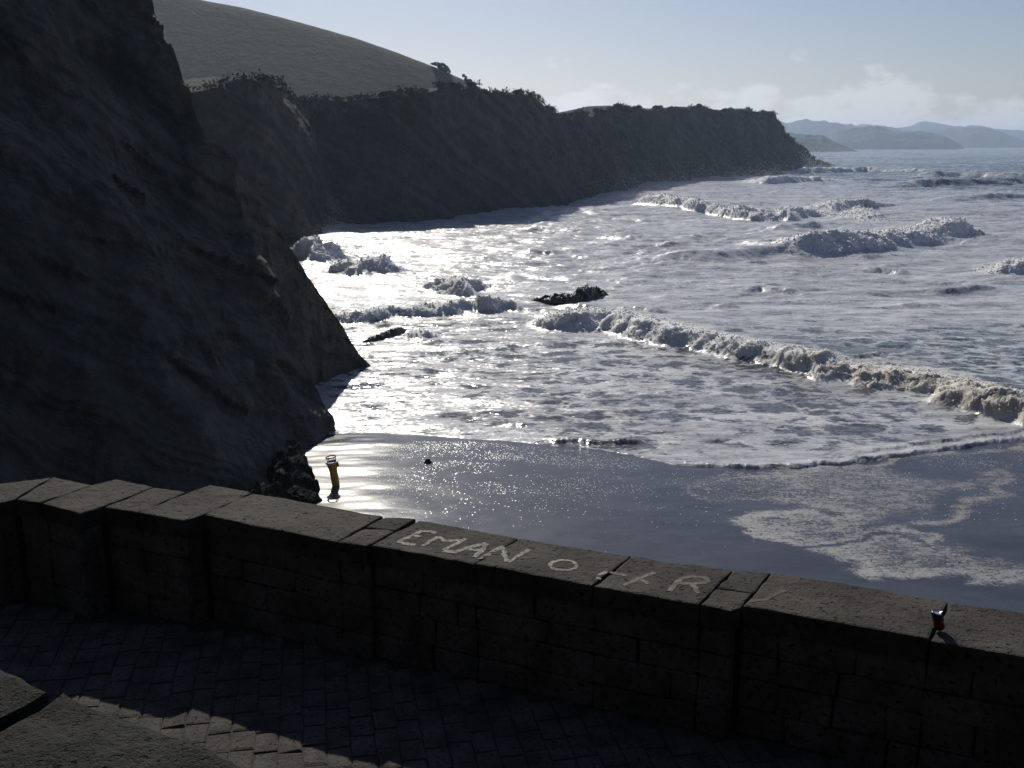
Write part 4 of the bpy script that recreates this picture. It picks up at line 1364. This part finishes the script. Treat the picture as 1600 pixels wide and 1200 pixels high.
def trunk_mesh(name, pts, rads):
    V, Fc = [], []
    for (x, y, z), r in zip(pts, rads):
        for k in range(8):
            a = 2 * math.pi * k / 8
            V.append((x + r * math.cos(a), y + r * math.sin(a), z))
    for i in range(len(pts) - 1):
        for k in range(8):
            Fc.append((i * 8 + k, i * 8 + (k + 1) % 8, (i + 1) * 8 + (k + 1) % 8, (i + 1) * 8 + k))
    return soup_mesh(name, np.array(V), np.array(Fc), True)


# the two windswept trees on the hill's skyline
for (px, py, lobes, tp, lab, nleaf) in (
        (690, 108, [(-1.7, 0, 2.2, 1.4, 1.2, 0.6), (0.0, 0, 1.6, 1.6, 1.3, 0.95), (1.3, 0, 0.6, 1.3, 1.1, 1.2), (2.2, 0, -0.2, 0.9, 0.9, 0.8), (-2.7, 0, 2.2, 0.8, 0.7, 0.35), (0.3, 0, 0.5, 1.0, 1.0, 0.8)], [(1.0, 0, -0.5), (0.6, 0, 0.5), (-0.2, 0, 1.3), (-1.4, 0, 2.1)], 'broad windswept tree leaning on the skyline of the grassy hill', 2200),
        (730, 127, [(-1.1, 0, 2.2, 0.5, 0.6, 0.45), (-0.4, 0, 1.2, 0.5, 0.6, 0.8), (0.6, 0, 0.4, 1.2, 1.0, 0.7), (1.6, 0, -0.2, 1.0, 0.9, 0.5)], [(0.5, 0, -0.6), (0.1, 0, 0.5), (-0.5, 0, 1.4), (-1.0, 0, 2.1)], 'small crooked tree lower on the hill skyline', 1300)):
    p = at_y(px, py, HY_CREST)
    tr = empty('hill_tree', (p.x, HY_CREST - 1, hill_z(p.x, HY_CREST - 1) - 0.1))
    tr.scale = (0.86, 0.86, 0.86)
    tag(tr, lab, 'tree')
    link('trunk', trunk_mesh('trunk', tp, [0.22, 0.18, 0.13, 0.06]), M['bark'], tr)
    link('crown', crown_mesh('crown', lobes, nleaf, 0.26, int(px)), M['leaf'], tr)

# shrubs along the cliff edge
proto = []
for k in range(4):
    rr = random.Random(50 + k)
    lobes = [(rr.uniform(-.8, .8), rr.uniform(-.5, .5), rr.uniform(0.2, 0.8), rr.uniform(.5, .9), rr.uniform(.5, .8), rr.uniform(.35, .7)) for _ in range(5)]
    proto.append((crown_mesh('crown', lobes, 700, 0.17, 70 + k), trunk_mesh('trunk', [(0, 0, -0.6), (0.1, 0, 0.1), (0.0, 0.1, 0.7)], [0.09, 0.07, 0.03])))
for c_, tk in proto:
    c_.materials.append(M['leaf']); tk.materials.append(M['bark'])
fy = FAR_TOP
den = np.hypot(fy[:, 0], fy[:, 1])
zc_ = fy[:, 1] * CP - (fy[:, 2] - CAM_Z) * SP
fpx = 800 + FPX * fy[:, 0] / zc_
shrub_px = [(350, 0.8), (378, 0.8), (412, 1.3), (424, 1.2), (438, 0.8), (470, 0.7), (490, 0.9), (508, 1.0), (528, 1.3), (545, 1.1), (560, 1.2), (578, 1.1), (598, 1.6), (610, 1.6), (626, 1.1), (648, 1.0), (668, 1.2),
            (690, 1.6), (704, 1.8), (718, 1.6), (738, 1.2), (760, 1.1), (782, 1.0), (806, 1.1), (830, 1.0), (856, 1.0), (884, 0.9), (915, 1.3), (934, 1.6), (950, 2.2), (968, 2.0), (985, 2.6), (998, 3.0), (1014, 2.4), (1032, 2.6), (1050, 2.4),
            (1072, 2.2), (1094, 2.2), (1116, 2.0), (1134, 2.6), (1143, 2.8), (1160, 2.0), (1182, 2.0), (1204, 2.2)]
for k, (px, s) in enumerate(shrub_px):
    s *= 0.42 if px < 640 else (0.55 if px < 900 else 0.5)
    vis = np.argmin(np.abs(fpx - px) + 0.0)
    q = fy[vis]
    sh_ = empty('shrub', (q[0] - 0.3, q[1] + 0.8, q[2] + 0.1))
    sh_.scale = (s, s, s * random.uniform(0.7, 1.0)); sh_.rotation_euler = (0, 0, random.uniform(0, 6.28))
    tag(sh_, 'dark low shrub rooted on the edge of the far cliff top', 'shrub', 'shrubs along the far cliff top')
    c_, tk = proto[k % 4]
    link('crown', c_, None, sh_); link('trunk', tk, None, sh_)

# thin scrub filling the cliff edge between the shrubs, nobody could count it
rng = np.random.default_rng(77)
ii = rng.integers(0, len(fy), 16000)
bpos = fy[ii] + np.stack([rng.normal(size=16000) * 0.5, np.abs(rng.normal(size=16000)) * 1.5, np.abs(rng.normal(size=16000)) * 0.35 + 0.05], -1)
keep = vnoise(bpos[:, 0] * 0.35, bpos[:, 1] * 0.35, 0, 909) > -0.35
bpos = bpos[keep]
n = len(bpos)
a = rng.normal(size=(n, 3)); a[:, 2] = np.abs(a[:, 2]) + 0.8; a /= np.linalg.norm(a, axis=1)[:, None]
b = np.cross(a, rng.normal(size=(n, 3))); b /= np.linalg.norm(b, axis=1)[:, None]
s = (0.14 + 0.0009 * bpos[:, 1])[:, None] * rng.uniform(0.5, 1.3, n)[:, None]
V = np.stack([bpos - a * s * 0.5, bpos + b * s * 0.4, bpos + a * s, bpos - b * s * 0.4], 1)
tag(link('cliff_top_scrub', soup_mesh('cliff_top_scrub', V.reshape(-1, 3), np.arange(4 * n).reshape(-1, 4)), M['leaf']), 'thin rough grass and scrub fringing the far cliff edge', 'scrub', kind='stuff')

# ------------------------------------------------------------------ sea haze
bm = bmesh.new()
bmesh.ops.create_cube(bm, size=1.0)
X0, X1, YA, YB, ZA, ZB = -9000, 12500, -120, 17000, -5.0, 130.0
for v in bm.verts:
    v.co = Vector(((X0 if v.co.x < 0 else X1), (YA if v.co.y < 0 else YB), (ZA if v.co.z < 0 else ZB)))
haze = link('haze', bm_mesh('haze', bm))
m = bpy.data.materials.new('haze_air')
m.use_nodes = True
nt = m.node_tree
nt.nodes.clear()
vo = nt.nodes.new('ShaderNodeVolumePrincipled')
vo.inputs['Color'].default_value = (0.58, 0.74, 1.0, 1)
vo.inputs['Density'].default_value = 0.00017
vo.inputs['Anisotropy'].default_value = 0.5
oo = nt.nodes.new('ShaderNodeOutputMaterial')
nt.links.new(vo.outputs[0], oo.inputs['Volume'])
haze.data.materials.append(m)
tag(haze, 'pale blue sea haze filling the bay', 'haze', kind='stuff')
